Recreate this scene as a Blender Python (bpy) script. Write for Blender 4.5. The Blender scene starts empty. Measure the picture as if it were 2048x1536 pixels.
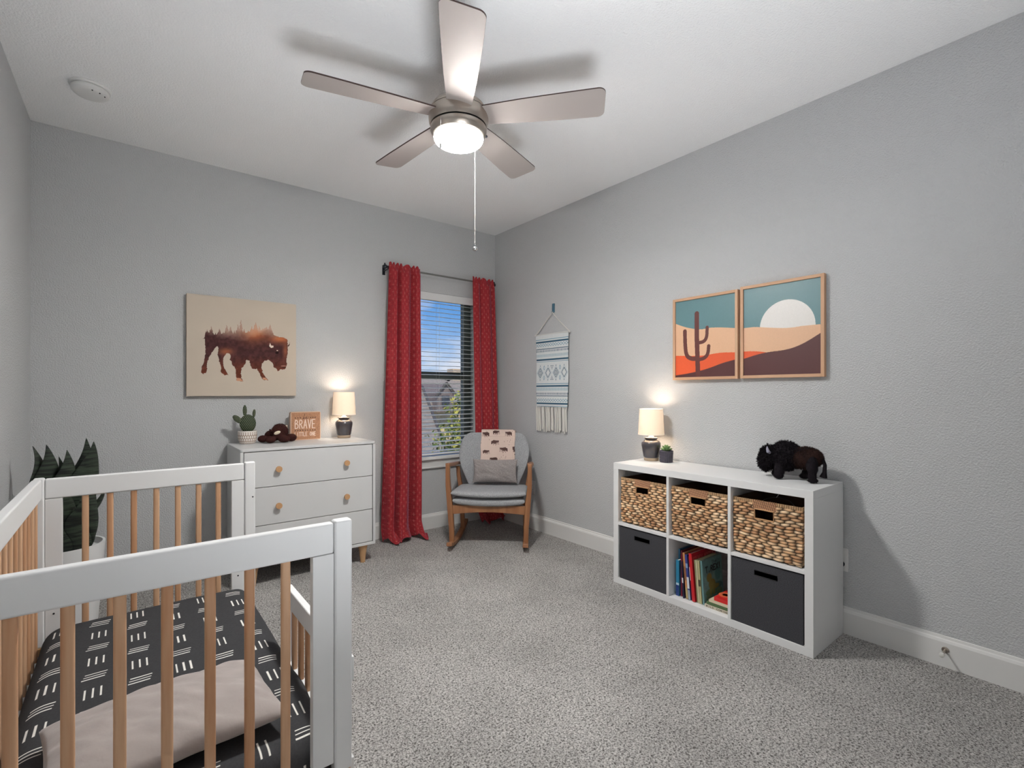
import bpy, bmesh, math, random
import numpy as np
from mathutils import Vector, Matrix, noise

sc = bpy.context.scene
COL = sc.collection
PI = math.pi

# ------------------------------------------------------------------ camera
cam_d = bpy.data.cameras.new('camera'); cam = bpy.data.objects.new('camera', cam_d); COL.objects.link(cam)
cam.location = (-2.834, -3.835, 1.208)
cam.rotation_euler = (PI/2, 0, -math.radians(38.46))
cam_d.sensor_width = 36.0; cam_d.sensor_fit = 'HORIZONTAL'
cam_d.lens = 36.0*975/2048
cam_d.shift_y = 16.5/2048
cam_d.clip_start = 0.02; cam_d.clip_end = 300
sc.camera = cam

# ------------------------------------------------------------------ colour handling
vs = sc.view_settings
vs.view_transform = 'Standard'; vs.look = 'None'; vs.gamma = 1.0; vs.use_curve_mapping = False
vs.exposure = 0.0

FAN_POWER = 360.0      # strength of the bowl's lit underside
LAMP_W = 2.6
SUN_W = 4.2
SKY = 1.0
BOUNCE_W = 25.0      # added out-of-view fill lamp behind the camera, aimed up to brighten the ceiling

# ------------------------------------------------------------------ world: blue sky with cumulus
w = bpy.data.worlds.new('sky'); sc.world = w; w.use_nodes = True
nt = w.node_tree; nt.nodes.clear()
def N(nt, typ, **kw):
    n = nt.nodes.new(typ)
    for k, v in kw.items():
        if k.startswith('i_'):
            n.inputs[k[2:].replace('_', ' ')].default_value = v
        else: setattr(n, k, v)
    return n
def L(nt, a, b): nt.links.new(a, b)
tc = N(nt, 'ShaderNodeTexCoord'); sep = N(nt, 'ShaderNodeSeparateXYZ'); L(nt, tc.outputs['Generated'], sep.inputs[0])
grad = N(nt, 'ShaderNodeValToRGB'); L(nt, sep.outputs['Z'], grad.inputs[0])
cr = grad.color_ramp
cr.elements[0].position = 0.0; cr.elements[0].color = (.62, .74, .90, 1)
cr.elements[1].position = 0.34; cr.elements[1].color = (.07, .23, .70, 1)
e = cr.elements.new(.07); e.color = (.36, .56, .87, 1)
e = cr.elements.new(.16); e.color = (.14, .37, .80, 1)
mp = N(nt, 'ShaderNodeMapping'); mp.inputs['Scale'].default_value = (1, 1, 2.6); mp.inputs['Location'].default_value = (3.1, .7, .35)
L(nt, tc.outputs['Generated'], mp.inputs[0])
nz = N(nt, 'ShaderNodeTexNoise'); nz.inputs['Scale'].default_value = 5.0; nz.inputs['Detail'].default_value = 7; nz.inputs['Roughness'].default_value = .55
L(nt, mp.outputs[0], nz.inputs['Vector'])
cl = N(nt, 'ShaderNodeValToRGB'); L(nt, nz.outputs[0], cl.inputs[0])
cl.color_ramp.elements[0].position = .46; cl.color_ramp.elements[1].position = .60
fade = N(nt, 'ShaderNodeMapRange'); L(nt, sep.outputs['Z'], fade.inputs[0])
fade.inputs[1].default_value = .02; fade.inputs[2].default_value = .21; fade.inputs[3].default_value = 1; fade.inputs[4].default_value = .25
mm = N(nt, 'ShaderNodeMath', operation='MULTIPLY'); L(nt, cl.outputs[0], mm.inputs[0]); L(nt, fade.outputs[0], mm.inputs[1])
mx = N(nt, 'ShaderNodeMix', data_type='RGBA'); L(nt, mm.outputs[0], mx.inputs[0]); L(nt, grad.outputs[0], mx.inputs[6]); mx.inputs[7].default_value = (.86, .88, .95, 1)
bg = N(nt, 'ShaderNodeBackground'); bg.inputs[1].default_value = SKY; L(nt, mx.outputs[2], bg.inputs[0])
wo = N(nt, 'ShaderNodeOutputWorld'); L(nt, bg.outputs[0], wo.inputs[0])

def lamp(name, kind, loc, energy, color=(1, 1, 1), size=.1, rot=None, **kw):
    d = bpy.data.lights.new(name, kind); d.energy = energy; d.color = color
    if kind in ('POINT', 'SPOT'): d.shadow_soft_size = size
    if kind == 'AREA': d.size = size
    for k, v in kw.items(): setattr(d, k, v)
    o = bpy.data.objects.new(name, d); COL.objects.link(o); o.location = loc
    if rot: o.rotation_euler = rot
    return o
sun = lamp('sun', 'SUN', (0, -8, 12), SUN_W, (1, .95, .86), rot=Vector((.45, .75, -.75)).to_track_quat('-Z', 'Y').to_euler())
sun.data.angle = .01
fill_lamp = lamp('bounce_fill', 'AREA', (-2.15, -3.80, .25), BOUNCE_W, (.92, .96, 1), size=.9, rot=Vector((.1, .28, 1)).to_track_quat('-Z', 'Y').to_euler(), spread=math.radians(106))

# ------------------------------------------------------------------ materials
def s2l(c):
    c = np.asarray(c, float)
    if c.max() > 1.001: c = c/255.
    return np.where(c <= .04045, c/12.92, ((c+.055)/1.055)**2.4)
def rgba(c): r = s2l(c); return (float(r[0]), float(r[1]), float(r[2]), 1)

def mat(name, color=(128, 128, 128), rough=.6, metal=0., spec=.5, bump=None, var=None, attr=None, trans=0., emit=None, coat=0.):
    """bump=(scale, strength, distance, detail), var=(scale, amount, second colour)"""
    m = bpy.data.materials.new(name); m.use_nodes = True; t = m.node_tree
    b = t.nodes['Principled BSDF']
    b.inputs['Base Color'].default_value = rgba(color); b.inputs['Roughness'].default_value = rough
    b.inputs['Metallic'].default_value = metal; b.inputs['Specular IOR Level'].default_value = spec
    b.inputs['Coat Weight'].default_value = coat
    tc = None
    csock = None
    if attr:
        a = N(t, 'ShaderNodeAttribute', attribute_name=attr); csock = a.outputs['Color']
        L(t, csock, b.inputs['Base Color'])
    if var:
        tc = N(t, 'ShaderNodeTexCoord'); n = N(t, 'ShaderNodeTexNoise'); n.inputs['Scale'].default_value = var[0]; n.inputs['Detail'].default_value = 4
        L(t, tc.outputs['Object'], n.inputs['Vector'])
        r = N(t, 'ShaderNodeMapRange'); L(t, n.outputs[0], r.inputs[0]); r.inputs[1].default_value = .35; r.inputs[2].default_value = .65
        r.inputs[4].default_value = var[1]
        x = N(t, 'ShaderNodeMix', data_type='RGBA'); L(t, r.outputs[0], x.inputs[0])
        if csock: L(t, csock, x.inputs[6])
        else: x.inputs[6].default_value = rgba(color)
        x.inputs[7].default_value = rgba(var[2]); L(t, x.outputs[2], b.inputs['Base Color'])
    if bump:
        tc = tc or N(t, 'ShaderNodeTexCoord'); n = N(t, 'ShaderNodeTexNoise'); n.inputs['Scale'].default_value = bump[0]
        n.inputs['Detail'].default_value = bump[3] if len(bump) > 3 else 2
        L(t, tc.outputs['Object'], n.inputs['Vector'])
        bp = N(t, 'ShaderNodeBump'); bp.inputs['Strength'].default_value = bump[1]; bp.inputs['Distance'].default_value = bump[2]
        L(t, n.outputs[0], bp.inputs['Height']); L(t, bp.outputs[0], b.inputs['Normal'])
    if trans:
        tr = N(t, 'ShaderNodeBsdfTranslucent'); ms = N(t, 'ShaderNodeMixShader'); ms.inputs[0].default_value = trans
        out = t.nodes['Material Output']; src = b.inputs['Base Color']
        if src.links: L(t, src.links[0].from_socket, tr.inputs[0])
        else: tr.inputs[0].default_value = rgba(color)
        L(t, b.outputs[0], ms.inputs[1]); L(t, tr.outputs[0], ms.inputs[2]); L(t, ms.outputs[0], out.inputs[0])
    if emit:
        b.inputs['Emission Color'].default_value = rgba(emit[0]); b.inputs['Emission Strength'].default_value = emit[1]
    return m

def wood(name, c1, c2, axis=2, scale=14., rough=.5, bands=1.0):
    m = bpy.data.materials.new(name); m.use_nodes = True; t = m.node_tree; b = t.nodes['Principled BSDF']
    tc = N(t, 'ShaderNodeTexCoord'); oi = N(t, 'ShaderNodeObjectInfo')
    ml = N(t, 'ShaderNodeMath', operation='MULTIPLY'); ml.inputs[1].default_value = 37.; L(t, oi.outputs['Random'], ml.inputs[0])
    ad = N(t, 'ShaderNodeVectorMath', operation='ADD'); L(t, tc.outputs['Object'], ad.inputs[0]); L(t, ml.outputs[0], ad.inputs[1])
    mp = N(t, 'ShaderNodeMapping'); s = [1, 1, 1]; s[axis] = .07; mp.inputs['Scale'].default_value = s
    L(t, ad.outputs[0], mp.inputs[0])
    n1 = N(t, 'ShaderNodeTexNoise'); n1.inputs['Scale'].default_value = scale; n1.inputs['Detail'].default_value = 3; n1.inputs['Distortion'].default_value = .6
    L(t, mp.outputs[0], n1.inputs['Vector'])
    wv = N(t, 'ShaderNodeMath', operation='MULTIPLY'); wv.inputs[1].default_value = 28*bands; L(t, n1.outputs[0], wv.inputs[0])
    sn = N(t, 'ShaderNodeMath', operation='SINE'); L(t, wv.outputs[0], sn.inputs[0])
    r = N(t, 'ShaderNodeMapRange'); L(t, sn.outputs[0], r.inputs[0]); r.inputs[1].default_value = -1; r.inputs[2].default_value = 1
    n2 = N(t, 'ShaderNodeTexNoise'); n2.inputs['Scale'].default_value = scale*14; n2.inputs['Detail'].default_value = 2; L(t, mp.outputs[0], n2.inputs['Vector'])
    av = N(t, 'ShaderNodeMath', operation='ADD'); L(t, r.outputs[0], av.inputs[0]); L(t, n2.outputs[0], av.inputs[1])
    hv = N(t, 'ShaderNodeMath', operation='MULTIPLY'); hv.inputs[1].default_value = .5; L(t, av.outputs[0], hv.inputs[0])
    x = N(t, 'ShaderNodeMix', data_type='RGBA'); x.inputs[6].default_value = rgba(c1); x.inputs[7].default_value = rgba(c2)
    L(t, hv.outputs[0], x.inputs[0]); L(t, x.outputs[2], b.inputs['Base Color'])
    b.inputs['Roughness'].default_value = rough
    return m

def carpet_mat():
    m = bpy.data.materials.new('carpet_pile'); m.use_nodes = True; t = m.node_tree; b = t.nodes['Principled BSDF']
    tc = N(t, 'ShaderNodeTexCoord')
    n = N(t, 'ShaderNodeTexNoise'); n.inputs['Scale'].default_value = 150; n.inputs['Detail'].default_value = 3; n.inputs['Roughness'].default_value = .6
    n.inputs['Distortion'].default_value = .8
    L(t, tc.outputs['Object'], n.inputs['Vector'])
    r = N(t, 'ShaderNodeValToRGB'); L(t, n.outputs[0], r.inputs[0])
    c = r.color_ramp; c.elements[0].position = .36; c.elements[0].color = rgba((84, 81, 79)); c.elements[1].position = .62; c.elements[1].color = rgba((206, 203, 200))  # dark stop paints the shade between tufts into the pile colour
    e = c.elements.new(.47); e.color = rgba((160, 157, 154))
    big = N(t, 'ShaderNodeTexNoise'); big.inputs['Scale'].default_value = 2.2; big.inputs['Detail'].default_value = 5; big.inputs['Roughness'].default_value = .6
    L(t, tc.outputs['Object'], big.inputs['Vector'])
    mr = N(t, 'ShaderNodeMapRange'); L(t, big.outputs[0], mr.inputs[0]); mr.inputs[1].default_value = .35; mr.inputs[2].default_value = .65
    mr.inputs[3].default_value = .86; mr.inputs[4].default_value = 1.08
    vm = N(t, 'ShaderNodeVectorMath', operation='SCALE'); L(t, r.outputs[0], vm.inputs[0]); L(t, mr.outputs[0], vm.inputs['Scale'])
    L(t, vm.outputs[0], b.inputs['Base Color'])
    bp = N(t, 'ShaderNodeBump'); bp.inputs['Strength'].default_value = .9; bp.inputs['Distance'].default_value = .008
    L(t, n.outputs[0], bp.inputs['Height']); L(t, bp.outputs[0], b.inputs['Normal'])
    b.inputs['Roughness'].default_value = .95; b.inputs['Specular IOR Level'].default_value = .1
    return m

def glass_mat():
    m = bpy.data.materials.new('clear_glass'); m.use_nodes = True; t = m.node_tree; t.nodes.remove(t.nodes['Principled BSDF'])
    tr = N(t, 'ShaderNodeBsdfTransparent'); gl = N(t, 'ShaderNodeBsdfGlossy'); gl.inputs['Roughness'].default_value = .02
    ms = N(t, 'ShaderNodeMixShader'); ms.inputs[0].default_value = .04
    L(t, tr.outputs[0], ms.inputs[1]); L(t, gl.outputs[0], ms.inputs[2]); L(t, ms.outputs[0], t.nodes['Material Output'].inputs[0])
    return m

MT = {}
MT['wall'] = mat('wall_paint', (197, 198, 199), .85, spec=.2, bump=(135, .8, .007, 3))
MT['ceil'] = mat('ceiling_paint', (247, 247, 247), .9, spec=.2, bump=(115, .6, .007, 3))
MT['trim'] = mat('trim_paint', (222, 221, 219), .45, bump=(30, .03, .002))
MT['white'] = mat('white_lacquer', (226, 226, 226), .38, bump=(14, .03, .002))
MT['dresser'] = mat('dresser_white', (208, 208, 208), .38, bump=(14, .03, .002))
MT['crib'] = mat('crib_white', (230, 230, 230), .42, bump=(20, .04, .002, 3))
MT['carpet'] = carpet_mat()
MT['pine'] = wood('pine', (216, 178, 144), (184, 130, 90), 2, 9, .5, .8)
MT['piney'] = wood('pine_along_y', (216, 178, 144), (184, 130, 90), 1, 9, .5, .8)
MT['beech'] = wood('beech', (204, 164, 122), (186, 140, 98), 2, 12, .5, .5)
MT['chairwood'] = wood('chair_ash', (168, 118, 80), (134, 88, 58), 2, 12, .4, .6)
MT['framewood'] = wood('frame_oak', (214, 176, 144), (196, 152, 118), 2, 14, .55, .5)
MT['metal'] = mat('brushed_nickel', (178, 168, 158), .32, 1.)
MT['chrome'] = mat('chrome', (215, 215, 215), .12, 1.)
MT['black'] = mat('black_metal', (30, 32, 40), .4, .3)
MT['dark'] = mat('dark_void', (16, 16, 18), .9)
MT['glass'] = glass_mat()

# ------------------------------------------------------------------ mesh helpers
def bx(x0, x1, y0, y1, z0, z1):
    V = [(x, y, z) for x in (x0, x1) for y in (y0, y1) for z in (z0, z1)]
    F = [(0, 1, 3, 2), (4, 6, 7, 5), (0, 4, 5, 1), (2, 3, 7, 6), (0, 2, 6, 4), (1, 5, 7, 3)]
    return V, F
def frames_along(P):
    P = [Vector(p) for p in P]; T = []
    for i in range(len(P)):
        a = P[max(i-1, 0)]; b = P[min(i+1, len(P)-1)]; d = (b-a)
        T.append(d.normalized() if d.length > 1e-9 else Vector((0, 0, 1)))
    u = T[0].orthogonal().normalized(); out = []
    for t in T:
        u = (u - t*u.dot(t)); u = u.normalized() if u.length > 1e-6 else t.orthogonal().normalized()
        out.append((u, t.cross(u)))
    return P, out
def tube(P, R, n=12, sx=1., caps=True):
    P, fr = frames_along(P); m = len(P)
    if not hasattr(R, '__len__'): R = [R]*m
    V = []; F = []
    for p, (u, v), r in zip(P, fr, R):
        for k in range(n):
            a = 2*PI*k/n; V.append(tuple(p + u*(math.cos(a)*r) + v*(math.sin(a)*r*sx)))
    for i in range(m-1):
        for k in range(n):
            a = i*n+k; b = i*n+(k+1) % n; F.append((a, b, b+n, a+n))
    if caps: F.append(tuple(range(n))[::-1]); F.append(tuple(range((m-1)*n, m*n)))
    return V, F
def lathe(prof, n=32, c=(0, 0, 0), caps=True):
    V = []; F = []
    for r, z in prof:
        for k in range(n):
            a = 2*PI*k/n; V.append((c[0]+r*math.cos(a), c[1]+r*math.sin(a), c[2]+z))
    for i in range(len(prof)-1):
        for k in range(n):
            a = i*n+k; b = i*n+(k+1) % n; F.append((a, b, b+n, a+n))
    if not caps: return V, F
    if prof[0][0] > 1e-4: F.append(tuple(range(n))[::-1])
    if prof[-1][0] > 1e-4: F.append(tuple(range((len(prof)-1)*n, len(prof)*n)))
    return V, F
def prism(poly, axis, a, b):
    """poly: list of 2D points; axis: extrusion axis; remaining axes in order"""
    n = len(poly); V = []
    for t in (a, b):
        for p, q in poly:
            V.append({'x': (t, p, q), 'y': (p, t, q), 'z': (p, q, t)}[axis])
    F = [tuple(range(n)), tuple(range(n, 2*n))[::-1]] + [(i, i+n, (i+1) % n+n, (i+1) % n) for i in range(n)]
    return V, F
def sweep(P, prof, side):
    """sweep 2D profile (list of (s,u)) along P with fixed side vector; u axis = side x tangent"""
    P = [Vector(p) for p in P]; side = Vector(side).normalized(); V = []; F = []; n = len(prof[0]) if isinstance(prof[0][0], (tuple, list)) else len(prof)
    for i, p in enumerate(P):
        t = (P[min(i+1, len(P)-1)]-P[max(i-1, 0)]).normalized(); up = side.cross(t).normalized()
        pr = prof[i] if isinstance(prof[0][0], (tuple, list)) else prof
        for s, u in pr: V.append(tuple(p+side*s+up*u))
    for i in range(len(P)-1):
        for k in range(n):
            a = i*n+k; b = i*n+(k+1) % n; F.append((a, b, b+n, a+n))
    F.append(tuple(range(n))[::-1]); F.append(tuple(range((len(P)-1)*n, len(P)*n)))
    return V, F
def rect(w, h): return [(-w/2, -h/2), (w/2, -h/2), (w/2, h/2), (-w/2, h/2)]
def rrect(w, h, r, k=4):
    P = []
    for cx, cy, a0 in ((w/2-r, h/2-r, 0), (-w/2+r, h/2-r, 90), (-w/2+r, -h/2+r, 180), (w/2-r, -h/2+r, 270)):
        for i in range(k+1):
            a = math.radians(a0+90*i/k); P.append((cx+r*math.cos(a), cy+r*math.sin(a)))
    return P
def ell(c, r, nu=20, nv=12, rot=None):
    V = []; F = []
    M = rot.to_matrix() if rot else Matrix.Identity(3)
    for j in range(nv+1):
        t = PI*j/nv
        for i in range(nu):
            a = 2*PI*i/nu
            p = M @ Vector((r[0]*math.sin(t)*math.cos(a), r[1]*math.sin(t)*math.sin(a), r[2]*math.cos(t)))
            V.append((c[0]+p.x, c[1]+p.y, c[2]+p.z))
    for j in range(nv):
        for i in range(nu):
            a = j*nu+i; b = j*nu+(i+1) % nu; F.append((a, a+nu, b+nu, b))
    return V, F
def xf(part, M):
    V, F = part; return [tuple(M @ Vector(v)) for v in V], F
def join(parts):
    V = []; F = []
    for v, f in parts:
        o = len(V); V += list(v); F += [tuple(i+o for i in q) for q in f]
    return V, F
def obj(name, parts, m=None, parent=None, smooth=False, bevel=0, seg=2, fix=True, mats=None, mi=None, angle=35):
    if isinstance(parts, tuple) and len(parts) == 2 and not isinstance(parts[0], tuple): parts = [parts]
    V, F = join(parts)
    me = bpy.data.meshes.new(name); me.from_pydata(V, [], F)
    if fix:
        b = bmesh.new(); b.from_mesh(me); bmesh.ops.remove_doubles(b, verts=b.verts, dist=1e-6); bmesh.ops.recalc_face_normals(b, faces=b.faces); b.to_mesh(me); b.free()
    for q in (mats or [m]): me.materials.append(q)
    if mi: 
        for p in me.polygons: p.material_index = mi(p)
    if smooth:
        me.polygons.foreach_set('use_smooth', [True]*len(me.polygons)); me.set_sharp_from_angle(angle=math.radians(angle))
    o = bpy.data.objects.new(name, me); COL.objects.link(o)
    if parent: o.parent = parent
    if bevel:
        md = o.modifiers.new('bevel', 'BEVEL'); md.width = bevel; md.segments = seg; md.limit_method = 'ANGLE'; md.angle_limit = math.radians(40)
        md.harden_normals = True
        me.polygons.foreach_set('use_smooth', [True]*len(me.polygons)); me.set_sharp_from_angle(angle=math.radians(50))
    return o
def tag(o, label=None, cat=None, group=None, kind=None):
    if label: o['label'] = label
    if cat: o['category'] = cat
    if group: o['group'] = group
    if kind: o['kind'] = kind
    return o
def thing(name, label, cat, loc=(0, 0, 0), rz=0, group=None, rot=None):
    o = bpy.data.objects.new(name, None); COL.objects.link(o); o.location = loc; o.empty_display_size = .05
    o.rotation_euler = rot if rot else (0, 0, rz)
    return tag(o, label, cat, group)
def copy_tree(o, parent=None):
    c = o.copy(); COL.objects.link(c)
    if parent: c.parent = parent
    for ch in list(o.children): copy_tree(ch, c)
    return c
def struct(name, parts, m, parent=None, **kw):
    o = obj(name, parts, m, parent, **kw)
    if not parent: tag(o, kind='structure')
    return o

def grid(name, nu, nv, pos, col=None, m=None, parent=None, smooth=True, keep=None, close_u=False):
    """pos(U,V)->X,Y,Z arrays; col(U,V)->(...,3) sRGB 0-255; keep(Uc,Vc)->bool mask of cells"""
    u = np.linspace(0, 1, nu); v = np.linspace(0, 1, nv); U, Vv = np.meshgrid(u, v)
    X, Y, Z = pos(U, Vv); co = np.stack([X, Y, Z], -1).reshape(-1, 3).astype(np.float32)
    i = np.arange(nu*nv).reshape(nv, nu)
    q = np.stack([i[:-1, :-1], i[:-1, 1:], i[1:, 1:], i[1:, :-1]], -1)
    if keep is not None:
        Uc = (U[:-1, :-1]+U[1:, 1:])/2; Vc = (Vv[:-1, :-1]+Vv[1:, 1:])/2
        q = q[keep(Uc, Vc)]
    q = q.reshape(-1, 4)
    me = bpy.data.meshes.new(name); me.vertices.add(len(co)); me.vertices.foreach_set('co', co.ravel())
    me.loops.add(q.size); me.loops.foreach_set('vertex_index', q.ravel().astype(np.int32))
    me.polygons.add(len(q)); me.polygons.foreach_set('loop_start', np.arange(0, q.size, 4, dtype=np.int32))
    me.update(calc_edges=True)
    if smooth: me.polygons.foreach_set('use_smooth', np.ones(len(q), bool))
    if col is not None:
        c = s2l(np.clip(col(U, Vv), 0, 255)/255.).reshape(-1, 3); c = np.concatenate([c, np.ones((len(c), 1))], 1).astype(np.float32)
        a = me.color_attributes.new('Col', 'FLOAT_COLOR', 'POINT'); a.data.foreach_set('color', c.ravel())
    me.materials.append(m); me.validate()
    o = bpy.data.objects.new(name, me); COL.objects.link(o)
    if parent: o.parent = parent
    return o
def solid(o, t, off=-1):
    md = o.modifiers.new('solid', 'SOLIDIFY'); md.thickness = t; md.offset = off; return o

# ------------------------------------------------------------------ raster helpers (patterns printed on things)
def inpoly(X, Y, P):
    P = np.asarray(P, float); ins = np.zeros(X.shape, bool); n = len(P)
    for i in range(n):
        x0, y0 = P[i-1]; x1, y1 = P[i]
        if y0 == y1: continue
        c = ((y0 > Y) != (y1 > Y)) & (X < (x1-x0)*(Y-y0)/(y1-y0)+x0)
        ins ^= c
    return ins
def dpoly(X, Y, P):
    d = np.full(X.shape, 1e9)
    for (x0, y0), (x1, y1) in zip(P[:-1], P[1:]):
        dx, dy = x1-x0, y1-y0; l = dx*dx+dy*dy
        t = np.clip(((X-x0)*dx+(Y-y0)*dy)/(l or 1e-9), 0, 1)
        d = np.minimum(d, np.hypot(X-x0-t*dx, Y-y0-t*dy))
    return d
def smooth_pts(P, k=2):
    P = [tuple(p) for p in P]
    for _ in range(k):
        Q = [P[0]]
        for a, b in zip(P[:-1], P[1:]):
            Q += [(.75*a[0]+.25*b[0], .75*a[1]+.25*b[1]), (.25*a[0]+.75*b[0], .25*a[1]+.75*b[1])]
        P = Q+[P[-1]]
    return P
GL = {  # stroke letters in a 1x1 cell
 'A': [[(0, 0), (.5, 1), (1, 0)], [(.2, .35), (.8, .35)]], 'B': [[(0, 0), (0, 1), (.6, .95), (.8, .78), (.55, .56), (0, .52)], [(.5, .54), (.95, .4), (.95, .15), (.6, 0), (0, 0)]],
 'C': [[(1, .85), (.6, 1), (.15, .8), (0, .5), (.15, .15), (.6, 0), (1, .15)]], 'D': [[(0, 0), (0, 1), (.6, .95), (1, .5), (.6, .05), (0, 0)]],
 'E': [[(.9, 1), (0, 1), (0, 0), (.9, 0)], [(0, .5), (.7, .5)]], 'G': [[(1, .85), (.6, 1), (.1, .8), (0, .4), (.3, 0), (.8, 0), (1, .2), (1, .45), (.6, .45)]],
 'H': [[(0, 0), (0, 1)], [(1, 0), (1, 1)], [(0, .5), (1, .5)]], 'I': [[(.5, 0), (.5, 1)]], 'K': [[(0, 0), (0, 1)], [(.9, 1), (0, .45), (.95, 0)]],
 'L': [[(0, 1), (0, 0), (.9, 0)]], 'M': [[(0, 0), (.1, 1), (.5, .3), (.9, 1), (1, 0)]], 'N': [[(0, 0), (0, 1), (1, 0), (1, 1)]],
 'O': [[(.5, 1), (.1, .8), (0, .5), (.1, .2), (.5, 0), (.9, .2), (1, .5), (.9, .8), (.5, 1)]], 'P': [[(0, 0), (0, 1), (.7, .95), (.9, .75), (.7, .5), (0, .45)]],
 'R': [[(0, 0), (0, 1), (.7, .95), (.9, .75), (.7, .52), (0, .48)], [(.4, .48), (.95, 0)]], 'S': [[(.9, .9), (.4, 1), (.05, .8), (.2, .55), (.8, .42), (.95, .2), (.6, 0), (.05, .1)]],
 'T': [[(0, 1), (1, 1)], [(.5, 1), (.5, 0)]], 'U': [[(0, 1), (0, .3), (.3, 0), (.7, 0), (1, .3), (1, 1)]], 'V': [[(0, 1), (.5, 0), (1, 1)]],
 'W': [[(0, 1), (.25, 0), (.5, .7), (.75, 0), (1, 1)]], 'X': [[(0, 0), (1, 1)], [(0, 1), (1, 0)]], 'Y': [[(0, 1), (.5, .5), (1, 1)], [(.5, .5), (.5, 0)]], '.': [[(.4, 0), (.5, .04)]], '!': [[(.5, 1), (.5, .3)], [(.5, .03), (.5, 0)]],
 'h': [[(0, 0), (0, 1)], [(0, .5), (.6, .6), (.8, .4), (.8, 0)]], 'e': [[(0, .35), (.9, .4), (.7, .65), (.25, .65), (0, .35), (.3, 0), (.85, .1)]],
 'b': [[(.35, .0), (.1, .1), (.3, .9), (.55, 1), (.5, .6), (.2, .15), (.5, .05), (.8, .3), (.5, .45), (.25, .3)]]}
def text_mask(X, Y, s, x, y, w, h, th, gap=.25, slant=0.):
    """X,Y physical coordinates; text box starting (x,y), total width w, letter height h; returns mask of stroke thickness th"""
    n = len(s); cw = w/(n+(n-1)*gap); d = np.full(X.shape, 1e9)
    for i, ch in enumerate(s):
        if ch == ' ': continue
        x0 = x+i*cw*(1+gap)
        for st in GL[ch]:
            pts = [(x0+px*cw+slant*py*h, y+py*h) for px, py in st]
            if ch in 'OCGSBDPRUbeh' and len(pts) > 3: pts = smooth_pts(pts, 1)
            d = np.minimum(d, dpoly(X, Y, pts))
    return d < th/2
def fill(C, mask, c): C[mask] = np.array(c, float); return C
BISON = [(390,600),(385,690),(390,760),(395,820),(385,900),(375,970),(350,1020),(342,1080),(365,1108),(400,1090),(410,1040),(408,980),(440,890),(490,810),(520,775),(540,800),(525,870),(545,960),(565,1040),(565,1080),(600,1115),(650,1118),(620,1070),(590,1000),(590,920),(630,860),(650,855),(680,900),(665,930),(690,960),(680,990),(720,1020),(735,1060),(735,1120),(740,1180),(790,1195),(825,1195),(800,1150),(795,1080),(800,1040),(840,990),(865,935),(900,950),(905,1000),(930,1040),(985,1050),(1010,1080),(1030,1130),(1065,1178),(1130,1180),(1090,1140),(1060,1090),(1045,1030),(1050,980),(1080,950),(1130,940),(1180,970),(1200,1030),(1225,1035),(1245,1075),(1290,1055),(1340,1045),(1365,1020),(1365,900),(1380,870),(1378,770),(1378,740),(1370,700),(1320,675),(1260,665),(1200,640),(1150,585),(1090,560),(1020,600),(960,590),(900,600),(830,620),(790,600),(740,630),(700,640),(640,610),(590,630),(540,620),(500,650),(455,610),(420,620)]

rng = np.random.RandomState(7)
def vnoise(X, Y, s=1., seed=0, octv=4):
    """cheap value noise"""
    r = np.random.RandomState(seed); G = r.rand(64, 64); out = np.zeros(X.shape); a = 1.; tot = 0
    for o in range(octv):
        x = X*s*2**o+o*7.3; y = Y*s*2**o+o*3.7; xi = np.floor(x).astype(int); yi = np.floor(y).astype(int); fx = x-xi; fy = y-yi
        fx = fx*fx*(3-2*fx); fy = fy*fy*(3-2*fy)
        g = lambda a_, b_: G[a_ % 64, b_ % 64]
        out += a*((g(xi, yi)*(1-fx)+g(xi+1, yi)*fx)*(1-fy)+(g(xi, yi+1)*(1-fx)+g(xi+1, yi+1)*fx)*fy); tot += a; a *= .5
    return out/tot

# ================================================================== ROOM SHELL
H = 2.74; YB = -4.02
LW = lambda y: -3.25+.0125*y            # the left wall leans very slightly outward
struct('floor', [bx(-4.6, 0.12, -5.5, .12, -.2, 0)], MT['carpet'])
struct('ceiling', [bx(-4.6, 0.2, -5.5, .2, H, H+.15)], MT['ceil'])
WX0, WX1, WZ0, WZ1 = -1.00, -.235, .615, 2.095     # window opening
struct('wall_window', [bx(-3.5, WX0, 0, .14, 0, H), bx(WX1, .14, 0, .14, 0, H), bx(WX0, WX1, 0, .14, 0, WZ0), bx(WX0, WX1, 0, .14, WZ1, H)], MT['wall'])
struct('wall_right', [bx(0, .14, -5.5, 0, 0, H)], MT['wall'])
struct('wall_left', prism([(LW(0), 0), (-3.5, 0), (-3.5, YB), (LW(YB), YB)], 'z', 0, H), MT['wall'])
DX0, DX1, DZ = -2.75, -1.90, 2.05                   # door in the back wall, behind the camera
struct('wall_back', [bx(-4.6, DX0, YB-.12, YB, 0, H), bx(DX1, 0, YB-.12, YB, 0, H), bx(DX0, DX1, YB-.12, YB, DZ, H)], MT['wall'])
struct('trim_2', [bx(DX0-.08, DX0, YB, YB+.015, 0, DZ+.08), bx(DX1, DX1+.08, YB, YB+.015, 0, DZ+.08), bx(DX0, DX1, YB, YB+.015, DZ, DZ+.08)], MT['trim'])
dr1 = struct('door_1', [bx(DX0, DX1, YB-.06, YB-.02, .004, DZ)], MT['trim'], bevel=.003)
obj('door_handle', [ell((DX1-.07, YB+.03, .95), (.028, .022, .028)), tube([(DX1-.07, YB-.02, .95), (DX1-.07, YB+.03, .95)], .01, 12)], MT['metal'], dr1, smooth=True)

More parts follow.
